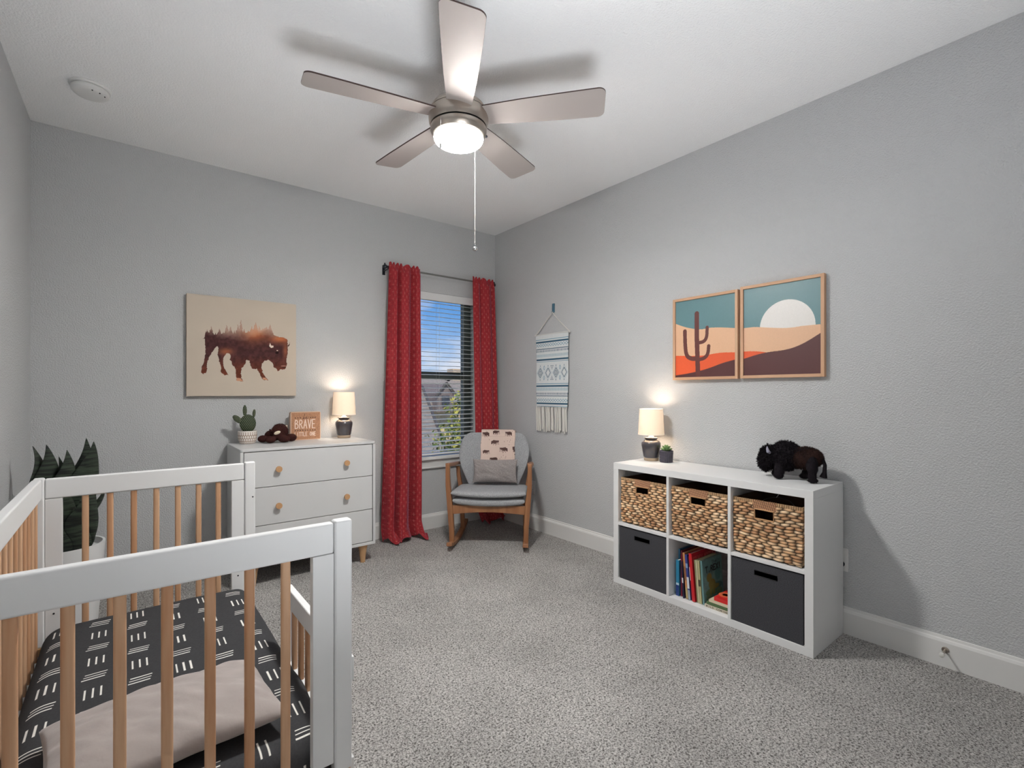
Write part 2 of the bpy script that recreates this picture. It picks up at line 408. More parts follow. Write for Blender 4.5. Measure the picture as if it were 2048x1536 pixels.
def baseboard_prof(): return [(0, 0), (.014, 0), (.014, .108), (.010, .118), (.006, .122), (.004, .132), (0, .134)]
def baseboard(name, segs):
    parts = []
    for ax, at, sgn, a, b in segs:
        pr = [((at+sgn*p), z) for p, z in baseboard_prof()]
        parts.append(prism(pr, ax, a, b))
    return struct(name, parts, MT['trim'])
baseboard('baseboard_window', [('x', 0, -1, -3.25, -.014)])
baseboard('baseboard_right', [('y', 0, -1, YB, 0)])
struct('baseboard_left', prism([(LW(0), -.015), (LW(0)+.014, -.015), (LW(YB)+.014, YB), (LW(YB), YB)], 'z', 0, .132), MT['trim'])
baseboard('baseboard_back', [('x', YB, 1, -3.28, DX0-.08), ('x', YB, 1, DX1+.08, -.014)])

# ---- window 1
wfr = mat('window_frame', (96, 104, 98), .5)
win = bpy.data.objects.new('window_1', None); COL.objects.link(win); tag(win, kind='structure')
f = .045; y0, y1 = .075, .125
obj('window_frame', [bx(WX0, WX0+f, y0, y1, WZ0, WZ1), bx(WX1-f-.035, WX1, y0, y1, WZ0, WZ1), bx(WX0+f, WX1-f-.035, y0, y1, WZ0, WZ0+.03), bx(WX0+f, WX1-f-.035, y0, y1, WZ1-.05, WZ1)], wfr, win, bevel=.003)
obj('meeting_rail', [bx(WX0+f, WX1-f-.035, y0-.006, y1-.01, 1.325, 1.372), bx(WX0+f, WX1-f-.035, y0+.012, y1, 1.372, 1.395)], wfr, win, bevel=.003)
obj('sash_lock', [bx(-.52, -.47, y0-.02, y0-.006, 1.318, 1.332), bx(-.505, -.485, y0-.03, y0-.01, 1.31, 1.322)], MT['black'], win, bevel=.002)
obj('pane', [bx(WX0+f, WX1-f, .099, .101, WZ0+.03, 1.33)], MT['glass'], win)
obj('pane', [bx(WX0+f, WX1-f, .111, .113, 1.39, WZ1-.05)], MT['glass'], win)
struct('trim_1', [bx(-1.07, -.165, -.045, .0, .613, .637), bx(WX0, WX1, 0, .078, .613, .637), bx(-1.04, -.195, -.018, 0, .535, .613), bx(-1.04, -.195, -.024, 0, .535, .549)], MT['trim'], bevel=.004)

# ================================================================== EXTERIOR (seen through the blind)
shingle = mat('roof_shingle', (150, 140, 128), .9, var=(9, .7, (120, 112, 104)), bump=(20, .4, .05))
siding = mat('brick_tan', (196, 178, 152), .9, var=(6, .6, (172, 150, 126)))
fascia = mat('fascia_dark', (78, 72, 66), .7)
lawn = mat('lawn', (120, 128, 84), .95, var=(.8, .8, (150, 144, 104)))
struct('ground', [bx(-30, 60, .5, 70, -3.4, -3.2)], lawn)
def roof_poly(p): 
    n = len(p); V = [tuple(q) for q in p]+[(q[0], q[1], q[2]-.12) for q in p]
    return V, [tuple(range(n)), tuple(range(2*n-1, n-1, -1))]+[(i, i+n, (i+1) % n+n, (i+1) % n) for i in range(n)]
hA = thing('house', 'near neighbouring house with grey shingle roof filling the lower left of the window', 'house', (0, 0, 0))
obj('wall', [bx(-6, 2.3, 5.3, 12.7, -3.2, -.35)], siding, hA)
obj('roof', [roof_poly([(-6.5, 5, -.3), (2.55, 5, -.3), (4.0, 9, 1.35), (-6.5, 9, 1.35)]), roof_poly([(2.55, 5, -.3), (5.2, 13, -.3), (4.0, 9, 1.35)]), roof_poly([(-6.5, 13, -.3), (-6.5, 9, 1.35), (4.0, 9, 1.35), (5.2, 13, -.3)])], shingle, hA, fix=False)
cs = []
for i in range(1, 22):
    t = i/22; z = -.3+1.65*t+.012; y = 5+4*t; cs.append(roof_poly([(-6.5, y, z), (2.55+1.45*t-.02, y, z), (2.55+1.45*t-.02, y+.02, z+.012), (-6.5, y+.02, z+.012)]))
cr_ = obj('shingle_courses', cs, mat('shingle_edge', (112, 104, 98), .9), hA, fix=False)
obj('gutter', [tube([(2.55, 5, -.27), (4.0, 9, 1.38)], .04, 6), tube([(-6.5, 4.95, -.33), (2.6, 4.95, -.33)], .06, 6)], fascia, hA)
hB = thing('house', 'far tan house with a small dark gabled dormer, beyond the near roof', 'house', (0, 0, 0))
obj('wall', [bx(5.6, 19, 16.4, 25, -3.2, .75)], siding, hB)
obj('roof', [roof_poly([(5.0, 16, .7), (20, 16, .7), (18, 20, 2.15), (7.6, 20, 2.15)]), roof_poly([(20, 16, .7), (20, 25, .7), (18, 20, 2.15)]), roof_poly([(5.0, 25, .7), (5.0, 16, .7), (7.6, 20, 2.15)]), roof_poly([(20, 25, .7), (5, 25, .7), (7.6, 20, 2.15), (18, 20, 2.15)])], shingle, hB, fix=False)
obj('chimney', [bx(11.3, 12.0, 19.2, 19.8, 1.6, 2.5)], siding, hB)
dm = obj('dormer', prism([(8.25, .3), (9.15, .3), (9.15, 1.15), (8.7, 1.62), (8.25, 1.15)], 'y', 15.6, 19), mat('dormer_brick', (120, 108, 104), .9, var=(8, .6, (92, 84, 84))), hB)
obj('fascia', [tube([(8.15, 15.5, 1.05), (8.7, 15.5, 1.66)], .05, 4), tube([(9.25, 15.5, 1.05), (8.7, 15.5, 1.66)], .05, 4)], fascia, dm)
obj('window', [bx(8.5, 8.9, 15.56, 15.6, .55, 1.05)], mat('far_window', (50, 54, 62), .2), dm)
tr = thing('tree', 'yellow-green leafy tree outside the window in front of the far house', 'tree', (2.22, 3.25, -3.15))
obj('trunk', [tube([(0, 0, 0), (.03, 0, 1.4), (-.05, .03, 2.6), (0, 0, 3.6)], [.11, .09, .06, .02], 8), tube([(.0, 0, 2.2), (.4, .1, 3.2)], [.04, .012], 6), tube([(0, 0, 2.0), (-.35, -.1, 3.1)], [.04, .012], 6)], mat('bark', (96, 82, 68), .9), tr, smooth=True)
rr = random.Random(3); LV = []; LF = []; LC = []
for i in range(9000):
    while True:
        p = Vector((rr.uniform(-1, 1), rr.uniform(-1, 1), rr.uniform(-1, 1)))
        if .35 < p.length < 1: break
    k = 1+.22*math.sin(7*p.x+2)*math.sin(6*p.z)+.12*math.sin(15*p.y+9*p.z)
    c = Vector((p.x*.85*k, p.y*.8*k, 3.3+p.z*.98*k))
    n_ = (p+Vector((rr.uniform(-1, 1), rr.uniform(-1, 1), rr.uniform(-1, 1)))).normalized(); u = n_.orthogonal().normalized(); v_ = n_.cross(u); s = rr.uniform(.03, .065)
    b = len(LV); LV += [tuple(c-u*s), tuple(c+v_*s*.5+n_*s*.2), tuple(c+u*s), tuple(c-v_*s*.5)]; LF.append((b, b+1, b+2, b+3)); LC.append(rr.random())
lf = obj('foliage', (LV, LF), None, tr, fix=False, mats=[mat('leaf_yellow', (190, 184, 92), .7, trans=.3), mat('leaf_green', (118, 138, 62), .7, trans=.3), mat('leaf_dark', (70, 84, 44), .7)])
for p, c in zip(lf.data.polygons, LC): p.material_index = 0 if c < .4 else (1 if c < .75 else 2)

# ================================================================== BLIND + ROD + CURTAINS
bl = thing('window_blind', 'white horizontal slatted blind hanging inside the window, slats open', 'blind', (-.6175, .035, 2.03))
slat_m = mat('blind_slat', (226, 230, 230), .45, trans=.25)
bw = .745
obj('headrail', [bx(-bw/2, bw/2, -.028, .03, .004, .063), bx(-bw/2, bw/2, -.036, -.028, -.004, .063)], MT['white'], bl, bevel=.002)
sl0 = None
zs = [2.03-.021-.0402*i for i in range(34)]
for i, z in enumerate(zs):
    if sl0 is None:
        pr = [(-.024, -.0016), (-.012, .0006), (0, .0014), (.012, .0006), (.024, -.0016), (.024, .0002), (.012, .0024), (0, .0032), (-.012, .0024), (-.024, .0002)]
        sl0 = obj('slat', prism(pr, 'x', -bw/2, bw/2), slat_m, bl, smooth=True); o = sl0
        # profile is in (y,z)
    else:
        o = sl0.copy(); COL.objects.link(o); o.parent = bl
    o.location = (0, 0, z-2.03); o.rotation_euler = (math.radians(7), 0, 0)
obj('bottom_rail', [bx(-bw/2, bw/2, -.025, .025, zs[-1]-2.03-.034, zs[-1]-2.03-.02)], MT['white'], bl, bevel=.003)
for x in (-.26, .0, .26):
    obj('ladder_cord', [tube([(x, s*.0255, .004), (x, s*.0255, zs[-1]-2.03-.02)], .0009, 5) for s in (-1, 1)], mat('cord_white', (214, 214, 208), .8), bl)
obj('tilt_wand', [tube([(-.30, -.034, .0), (-.30, -.036, -.62)], .003, 6)], mat('wand', (190, 196, 198), .3), bl)

ZR = 2.232; YR = -.085
rod = thing('curtain_rod', 'thin metal curtain rod with dark ball finials above the window', 'curtain rod', (-.62, YR, ZR))
obj('rod', [tube([(-.545, 0, 0), (.54, 0, 0)], .008, 12)], mat('rod_grey', (128, 128, 124), .4, .5), rod, smooth=True)
for x, s in ((-.555, -1), (.545, 1)):
    fn = obj('finial', [ell((x, 0, 0), (.017, .017, .019)), tube([(x-s*.012, 0, 0), (x-s*.035, 0, 0)], .011, 10), tube([(x+s*.002, 0, .016), (x+s*.002, 0, .028)], .006, 8)], MT['black'], rod, smooth=True)
for x in (-.53, .52):
    obj('bracket', [bx(x-.004, x+.004, -.004, -YR, -.02, -.012), bx(x-.012, x+.012, -YR-.004, -YR, -.05, .03)], MT['black'], rod)

def curtain_cols(Wc, Hc):
    def f(U, V):
        X = U*Wc; Y = V*Hc; C = np.empty(U.shape+(3,)); C[:] = (172, 54, 60)
        n = vnoise(X*1.0, Y*.15, 160, 3, 3)[..., None]; n2 = vnoise(X*.15, Y, 200, 5, 3)[..., None]
        C = C*(.78+.44*(n*.5+n2*.5))
        p = .060; h = .034; a = .014; t = .0012
        ix = np.floor(X/h); px = (X/h-ix-.5)*h; yy = Y/p+.5*(ix % 2); py = (yy-np.floor(yy)-.5)*p
        cross = ((np.abs(px) < t) & (np.abs(py) < a)) | ((np.abs(py) < t) & (np.abs(px) < a*.75))
        C[cross] = (212, 120, 112)
        return C
    return f
def curtain(name, label, xt0, xt1, xb0, xb1, nf, seed, nu, nv, puddle, amp=.03):
    r = np.random.RandomState(seed); ph = r.rand(6)*6.28
    top = ZR+.032; Hc = top+.16
    def warp(s, k):     # fold phase
        return s*nf*2*PI + .9*np.sin(s*5+ph[0]) + .5*np.sin(s*11+ph[1])
    def pos(U, V):
        z0 = top-V*Hc; t = np.clip(V*Hc/top, 0, 1)
        xl = xt0+(xb0-xt0)*t**1.1; xr = xt1+(xb1-xt1)*t**.9
        xl = xl-.02*np.sin(t*PI)**2*0; A = amp*(.55+.6*t)*(1+.3*np.sin(3*t+ph[2]))
        P_ = warp(U, 0)
        X = xl+(xr-xl)*(U+.012*np.sin(P_*1.0+1.2)); 
        fold = 2*np.abs(np.sin(P_/2))**.85-1+.22*np.sin(2*P_+ph[3]+t)
        Y = YR-.014-A*(.55+.55*fold)*.9
        # gathered heading wraps the rod
        hd = np.clip(1-V*Hc/.07, 0, 1); Y = Y*(1-hd)+(YR-.020-.007*np.sin(P_*2.3))*hd
        Z = z0+.010*np.sin(P_*2.3+1)*hd
        # puddle: the last bit flares towards the room and lies on the carpet
        d = np.clip(.15-z0, 0, 1)        # metres below .15
        fl = np.clip(d/.31, 0, 1)
        out = puddle*(.5+.5*np.sin(P_*.55+ph[4]))+.03
        Z2 = np.where(z0 < .15, .012+(.138)*(1-fl)**1.6+.028*fl*(1+np.sin(P_*1.4+ph[5]+5*fl))*(1-.35*fl), Z)
        Y2 = Y-out*fl**1.3-.02*fl*np.sin(P_+3*fl)
        X2 = X+.012*fl*np.sin(P_*.8+4*fl)*np.sin(U*PI)
        return X2, np.minimum(Y2, -.022), np.maximum(Z2, .006)
    Wc = (xb1-xb0)*1.6
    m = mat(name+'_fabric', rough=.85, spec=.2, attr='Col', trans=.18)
    pb = m.node_tree.nodes['Principled BSDF']; pb.inputs['Sheen Weight'].default_value = .22; pb.inputs['Sheen Tint'].default_value = (.62, .66, 1, 1); pb.inputs['Sheen Roughness'].default_value = .4  # bluish sheen tint puts a daylight haze into the cloth
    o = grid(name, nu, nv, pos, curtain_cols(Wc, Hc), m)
    solid(o, .0025, 1)
    return tag(o, label, 'curtain')
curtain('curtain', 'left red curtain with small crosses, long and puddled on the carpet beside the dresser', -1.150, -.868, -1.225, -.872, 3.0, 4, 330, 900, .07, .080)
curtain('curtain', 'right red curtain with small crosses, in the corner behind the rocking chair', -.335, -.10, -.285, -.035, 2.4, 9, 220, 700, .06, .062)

# ================================================================== FAN
fan = thing('ceiling_fan', 'five-bladed brushed nickel ceiling fan with a lit frosted bowl', 'ceiling fan', (-1.64, -1.94, 0))
obj('canopy', lathe([(.0, 2.66), (.03, 2.66), (.06, 2.675), (.07, 2.70), (.07, 2.74)], 32), mat('canopy_nickel', (120, 114, 108), .35, 1.), fan, smooth=True)
obj('downrod', tube([(0, 0, 2.52), (0, 0, 2.67)], .012, 12), MT['metal'], fan, smooth=True)
obj('motor_housing', [lathe([(0, 2.545), (.05, 2.543), (.09, 2.53), (.118, 2.508), (.130, 2.488), (.130, 2.483)], 48), lathe([(.128, 2.483), (.133, 2.478), (.136, 2.455), (.134, 2.432), (.128, 2.418), (.05, 2.416)], 48)], MT['metal'], fan, smooth=True)
obj('light_ring', lathe([(.12, 2.414), (.127, 2.411), (.128, 2.398), (.124, 2.388), (.116, 2.378), (.106, 2.379)], 48, caps=False), MT['metal'], fan, smooth=True)
obj('seam', lathe([(.05, 2.4155), (.1245, 2.4155), (.1245, 2.411), (.05, 2.4105)], 48), MT['dark'], fan, smooth=True)
bowl_m = bpy.data.materials.new('frosted_bowl'); bowl_m.use_nodes = True; t = bowl_m.node_tree; b = t.nodes['Principled BSDF']
b.inputs['Base Color'].default_value = (.9, .86, .78, 1); b.inputs['Roughness'].default_value = .4
tc = N(t, 'ShaderNodeTexCoord'); sp = N(t, 'ShaderNodeSeparateXYZ'); L(t, tc.outputs['Object'], sp.inputs[0])
mr = N(t, 'ShaderNodeMapRange', interpolation_type='SMOOTHSTEP'); L(t, sp.outputs[2], mr.inputs[0]); mr.inputs[1].default_value = 2.371; mr.inputs[2].default_value = 2.347; mr.inputs[3].default_value = .78; mr.inputs[4].default_value = FAN_POWER
L(t, mr.outputs[0], b.inputs['Emission Strength']); b.inputs['Emission Color'].default_value = (1, .985, .95, 1)
obj('light_bowl', lathe([(.108, 2.384), (.1125, 2.378), (.113, 2.372), (.1125, 2.366), (.111, 2.360), (.107, 2.353), (.099, 2.346), (.084, 2.340), (.060, 2.336), (.02, 2.334), (0, 2.3338)], 64, caps=False), bowl_m, fan, smooth=True)
blade_u = mat('blade_underside', (172, 164, 160), .5, .2, bump=(60, .03, .002)); blade_t = mat('blade_top', (60, 40, 34), .5)
def blade_mesh():
    # outline in the blade plane, x along radius
    r0, r1 = .105, .66; P = [(r0, -.054), (.30, -.068), (.50, -.076)]
    c = .03
    for a in range(0, 91, 15): P.append((r1-c+c*math.sin(math.radians(a)), -.080+c-c*math.cos(math.radians(a))))
    for a in range(0, 91, 15): P.append((r1-.006-c+c*math.cos(math.radians(a)), .080-c+c*math.sin(math.radians(a))))
    P += [(.50, .078), (.30, .069), (r0, .055)]
    return prism(P, 'z', -.003, .003)
bd = None
for k in range(5):
    if bd is None:
        bd = obj('blade', blade_mesh(), None, fan, mats=[blade_u, blade_t], mi=lambda p: 0 if p.normal.z < -.5 else 1); o = bd
    else: o = bd.copy(); COL.objects.link(o); o.parent = fan
    o.location = (0, 0, 2.463); o.rotation_euler = Matrix.Rotation(math.radians(-121+72*k), 3, 'Z').to_euler()
    o.rotation_euler = (Matrix.Rotation(math.radians(-121+72*k), 3, 'Z') @ Matrix.Rotation(math.radians(-11), 3, 'X')).to_euler()
ch_m = mat('chain', (176, 174, 170), .5, .3)
def chain(p0, z1, pend):
    c = obj('pull_chain', [tube([(p0[0], p0[1], p0[2]), (p0[0], p0[1], z1)], .0009, 6)]+[ell((p0[0], p0[1], p0[2]-.012*i), (.0014, .0014, .0014), 6, 4) for i in range(int((p0[2]-z1)/.012))], ch_m, fan)
    obj('pendant', pend, MT['chrome'] if len(pend) > 1 else ch_m, c, smooth=True)
chain((.10, .015, 2.385), 1.895, [ell((.10, .015, 1.885), (.013, .013, .011)), tube([(.10, .015, 1.895), (.10, .015, 1.903)], .006, 8)])
chain((-.129, -.06, 2.395), 2.285, [ell((-.129, -.06, 2.272), (.005, .005, .014), 10, 8)])
obj('canopy_screw', [ell((.118, -.052, 2.393), (.006, .006, .006), 8, 6)], MT['black'], fan)

# ---- smoke detector
sd = thing('smoke_detector', 'round white smoke detector on the ceiling near the left wall', 'smoke detector', (-2.97, -.60, H))
obj('base', lathe([(0, 0), (.082, 0), (.083, -.006), (.080, -.012), (.0, -.012)], 40), MT['trim'], sd, smooth=True)
obj('cover', lathe([(.072, -.012), (.076, -.018), (.074, -.030), (.066, -.038), (.05, -.041), (0, -.042)], 40), MT['trim'], sd, smooth=True)
for a in (-.4, -.9, -1.4): obj('vent', [tube([(.06*math.cos(a), .06*math.sin(a), -.0405), (.064*math.cos(a), .064*math.sin(a), -.039)], .003, 6)], MT['dark'], sd)

# ================================================================== WALL ART
def canvas_col(U, V):
    X = 190+1300*U; Y = (155+130*U)+(1-V)*(1365-155-130*U)
    n = vnoise(U, V, 2.5, 2, 3)[..., None]
    C = np.empty(U.shape+(3,)); C[:] = (204, 190, 174); C *= (.97+.06*n)
    nb = vnoise(U, V, 60, 8, 3); Xw = X+18*(nb-.5); Yw = Y+18*(vnoise(U, V, 70, 9, 3)-.5)
    body = inpoly(Xw, Yw, BISON)
    trees = np.zeros(U.shape, bool)
    for x, h, w_ in ((410, 70, 24), (455, 95, 28), (500, 40, 22), (545, 80, 26), (590, 50, 22), (630, 105, 34), (675, 90, 32), (720, 60, 26), (760, 110, 30), (795, 150, 26), (835, 70, 26), (880, 60, 30), (925, 95, 34), (970, 130, 40), (1015, 100, 36), (1060, 80, 40), (1110, 90, 44), (1150, 110, 40)):
        for q in range(5):      # stacked boughs
            yb = 690-h*q*.22; ww = w_*(1.75-.28*q); trees |= inpoly(Xw, Yw, [(x-ww, yb), (x, yb-h*.55-18), (x+ww, yb)])
    body |= trees
    orange = np.exp(-((X-960)/150)**2-((Y-590)/120)**2)+.9*np.exp(-((X-1280)/130)**2-((Y-690)/50)**2)+.5*np.exp(-((X-1350)/30)**2-((Y-830)/90)**2)+.6*np.exp(-((X-620)/80)**2-((Y-840)/40)**2)
    legs = np.clip((Y-880)/200, 0, 1)
    dk = np.array((82, 50, 50.)); og = np.array((208, 122, 78.)); lg = np.array((122, 62, 42.)); pk = np.array((214, 164, 140.))
    B = dk*(1-legs[..., None]*.8)+lg*legs[..., None]*.8; B = B*(.72+.5*vnoise(U, V, 40, 12, 4)[..., None])
    o_ = np.clip(orange, 0, 1)[..., None]; B = B*(1-o_)+og*o_
    mist = np.clip((690-Y)/130+.9*(vnoise(U, V, 14, 4, 3)-.5), 0, 1)*np.where(X > 1000, 1.15, .9); mist = np.clip(mist, 0, 1)[..., None]
    B = B*(1-mist*.85)+(pk*.5+C*.5)*mist*.85
    C[body] = B[body]
    fill(C, inpoly(X, Y, [(1150, 735), (1140, 775), (1165, 798), (1195, 790), (1195, 772), (1165, 768)]), (232, 214, 200))
    fill(C, inpoly(X, Y, [(1376, 772), (1398, 752), (1408, 725), (1402, 768), (1382, 785)]), (84, 56, 48))
    fill(C, ((X-1240)/22)**2+((Y-855)/14)**2 < 1, (40, 24, 26)); fill(C, ((X-1243)/10)**2+((Y-828)/6)**2 < 1, (226, 200, 184))
    fill(C, inpoly(X, Y, [(745, 1150), (790, 1155), (820, 1192), (742, 1185)]), (206, 150, 120)); fill(C, inpoly(X, Y, [(1055, 1150), (1090, 1150), (1125, 1178), (1068, 1172)]), (206, 150, 120))
    fill(C, ((X-1325)/38)**2+((Y-1012)/9)**2 < 1, (150, 104, 92)); fill(C, ((X-1330)/26)**2+((Y-1030)/5)**2 < 1, (60, 38, 36))
    return C
cv = thing('canvas_print', 'large square canvas print of a walking bison, above the dresser', 'picture', (-2.1825, 0, 1.518))
obj('stretcher_box', [bx(-.337, .337, -.034, -.001, -.336, .336)], mat('canvas_side', (196, 176, 152), .85, bump=(300, .2, .001)), cv, bevel=.002)
grid('print', 420, 420, lambda U, V: (-.3365+.673*U, 0*U-.0346, -.3355+.671*V), canvas_col, mat('canvas_print_surface', rough=.85, attr='Col', bump=(350, .15, .001), spec=.2), cv)

SKYC = (100, 136, 142); SAND = (226, 182, 148); ORG = (228, 96, 56); DRK = (92, 56, 56)
def curve(U, pts):
    return np.interp(U, [p[0] for p in pts], [p[1] for p in pts])
def scurve(U, pts):
    P = smooth_pts(pts, 3); return curve(U, P)
def cactus_col(U, V):
    C = np.empty(U.shape+(3,)); C[:] = SKYC
    fill(C, V < scurve(U, [(0, .713), (.15, .66), (.3, .624), (.45, .60), (.6, .615), (.8, .60), (1, .574)]), SAND)
    fill(C, V < scurve(U, [(0, .289), (.3, .272), (.5, .268), (.75, .294), (1, .284)]), ORG)
    fill(C, V < scurve(U, [(0, .028), (.2, .045), (.42, .075), (.6, .11), (.8, .165), (1, .198)]), DRK)
    X = U*.41; Y = V*.49; cd = (104, 60, 56)
    trunk = dpoly(X, Y, [(.375*.41, .81*.49), (.375*.41, .5*.49), (.395*.41, .03*.49)]) < .016
    a1 = dpoly(X, Y, smooth_pts([(.165*.41, .60*.49), (.17*.41, .42*.49), (.19*.41, .28*.49), (.28*.41, .235*.49), (.38*.41, .235*.49)])) < .0135
    a2 = dpoly(X, Y, smooth_pts([(.55*.41, .62*.49), (.545*.41, .50*.49), (.50*.41, .445*.49), (.40*.41, .435*.49)])) < .011
    a3 = dpoly(X, Y, smooth_pts([(.575*.41, .385*.49), (.565*.41, .29*.49), (.51*.41, .235*.49), (.40*.41, .22*.49)])) < .0115
    fill(C, trunk | a1 | a2 | a3, cd)
    return C*(.985+.03*vnoise(U, V, 120, 3, 2)[..., None])
def moon_col(U, V):
    C = np.empty(U.shape+(3,)); C[:] = SKYC
    X = U*.41; Y = V*.49
    fill(C, np.hypot(X-.58*.41, Y-.52*.49) < .145, (228, 224, 220))
    fill(C, V < scurve(U, [(0, .553), (.15, .555), (.3, .535), (.6, .50), (.8, .515), (1, .51)]), SAND)
    low = scurve(U, [(0, .194), (.15, .228), (.32, .256), (.6, .268), (.8, .325), (1, .425)])
    fill(C, (V < scurve(U, [(0, .279), (.15, .277), (.32, .256), (1, .1)])) & (U < .33), ORG)
    fill(C, V < low, DRK)
    return C*(.985+.03*vnoise(U, V, 120, 3, 2)[..., None])
def framed(label, yc, zc, w_, h_, col):
    t_ = thing('framed_print', label, 'picture', (0, yc, zc))
    fw = .017; d0, d1 = -.030, -.002
    # side bars run in z, top/bottom bars in y; u to the right in the photo is -y
    for a, b, c, d in ((-w_/2, -w_/2+fw, -h_/2, h_/2), (w_/2-fw, w_/2, -h_/2, h_/2)):
        obj('frame_side', [bx(d0, d1, a, b, c, d)], MT['framewood'], t_, bevel=.0012)
    for c, d in ((-h_/2, -h_/2+fw), (h_/2-fw, h_/2)):
        obj('frame_rail', [bx(d0, d1, -w_/2+fw, w_/2-fw, c, d)], MT['framewood_y'], t_, bevel=.0012)
    obj('backing', [bx(-.020, -.003, -w_/2+fw, w_/2-fw, -h_/2+fw, h_/2-fw)], MT['dark'], t_)
    W = w_-2*fw; Hh = h_-2*fw
    grid('print', 300, 340, lambda U, V: (0*U-.0206, W/2-W*U, -Hh/2+Hh*V), col, mat('poster', rough=.38, attr='Col', bump=(9, .12, .004, 2)), t_)
MT['framewood_y'] = wood('frame_oak_y', (214, 176, 144), (196, 152, 118), 1, 14, .55, .5)
framed('framed desert print with a dark saguaro cactus, left of the pair', -2.209, 1.549, .431, .524, cactus_col)
framed('framed desert print with a white moon over dunes, right of the pair', -2.657, 1.554, .436, .532, moon_col)

# ---- tapestry
def tap_col(U, V):
    W_, H_ = .405, .62; X = U*W_; Y = V*H_
    C = np.empty(U.shape+(3,)); C[:] = (224, 228, 228); C *= (.95+.07*vnoise(X, Y, 330, 2, 2)[..., None])
    D = (62, 98, 120); M_ = (128, 164, 182); pale = (196, 216, 224)
    def band(v, h, c): fill(C, np.abs(V-v) < h, c)
    tri = lambda p: np.abs((X/p) % 1-.5)*2
    for s, (a, b_, z, dz, ds, ht) in ((1, (.931, .897, .855, .800, .772, .707)), (-1, (.007, .046, .090, .150, .180, .241))):
        fill(C, (V > min(a, ht)-.04) & (V < max(a, ht)+.0), pale) if 0 else None
        band(a, .004, M_); band(b_, .0115, D)
        zz = np.abs(np.abs(V-z)-.02*tri(.032)) < .0045; fill(C, zz, M_)
        zz2 = np.abs((V-dz)-s*.006*(tri(.016)-.5)) < .005; fill(C, zz2, D)
        fill(C, (np.abs(V-ds) < .013) & ((X/.016) % 1 < .4), D)
        hh = (np.abs(V-ht) < .02) & ((((X+Y)/.009) % 1 < .45) ^ (((X-Y)/.009) % 1 < .45)); fill(C, hh, (158, 186, 196))
    band(.651, .0115, D); band(.625, .004, M_); band(.286, .0115, D); band(.317, .004, M_)
    n = 4
    for i in range(n):
        cx = W_*(i+.5)/n*1.0; cy = .469*H_; d = np.abs(X-cx)/.030+np.abs(Y-cy)/.040
        fill(C, np.abs(d-1) < .12, D)
        if i % 2 == 0: fill(C, np.abs(d-.5) < .11, D); fill(C, d < .14, D)
        d2 = np.abs(X-cx)/.044+np.abs(Y-cy)/.058; fill(C, np.abs(d2-1) < .035, M_)
        for sy in (-1, 1): fill(C, np.hypot(X-cx, Y-cy-sy*.062) < .004, D)
        bx_ = W_*i/n
        for sy in (-1, 1):
            if i % 2: dd = np.abs(X-bx_)/.010+np.abs(Y-cy-sy*.043)/.018; fill(C, np.abs(dd-1) < .3, M_)
            elif i:
                for q, k_ in ((0, 3), (1, 2), (2, 1)):
                    for j in range(k_): fill(C, np.hypot(X-bx_-(j-(k_-1)/2)*.014, Y-cy-sy*(.058-q*.013)) < .0042, D)
    return C
tp = thing('wall_hanging', 'cream and blue woven wall hanging with a white fringe, by the corner', 'wall hanging', (0, -.832, 1.70))
grid('cloth', 260, 400, lambda U, V: (-.020-.004*np.sin(V*7+U*2)-.012*(1-V)**2*0, .2+.0-(.400)*U+.008*(V-1)*(1-2*U)*0-.006*(1-V)*(1-U)*2+.012*(1-V)*U, -.615+.615*V), tap_col, mat('woven_cotton', rough=.9, attr='Col', spec=.2), tp)
solid(tp.children[0], .003, 1)
obj('dowel', tube([(-.022, .215, .0), (-.022, -.218, .0)], .006, 10), mat('painted_dowel', (214, 214, 210), .6), tp, smooth=True)
obj('hanging_cord', [tube([(-.022, .205, .0), (-.02, .1, .09), (-.02, -.004, .178), (-.02, -.1, .09), (-.022, -.21, .0)], .0042, 8), ell((-.022, -.207, 0), (.011, .010, .011)), ell((-.022, .203, 0), (.009, .008, .009))], mat('cotton_cord', (216, 212, 206), .9), tp, smooth=True)
fr_m = mat('cotton_fringe', (220, 217, 210), .95, bump=(160, .3, .002))
rf = random.Random(5)
for i in range(17):
    y = .187-.0226*i; l = .205+rf.uniform(-.012, .012); dx = rf.uniform(-.006, .006)
    obj('fringe_strand', [tube([(-.020, y, -.606), (-.024, y+dx, -.64), (-.018, y+dx*1.6, -.72), (-.020, y+dx*.5, -.615-l)], [.004, .0075, .0085, .006], 7)], fr_m, tp, smooth=True)
hk = thing('wall_hook', 'small teal hook holding up the woven wall hanging', 'hook', (0, -.836, 1.90))
obj('plate', [bx(-.012, -.001, -.012, .012, -.02, .055)], mat('teal_plastic', (60, 100, 118), .4), hk, bevel=.002)
obj('prong', [tube([(-.010, 0, -.01), (-.014, 0, -.028), (-.024, .0, -.030), (-.028, 0, -.012)], .003, 8)], MT['chrome'], hk, smooth=True)

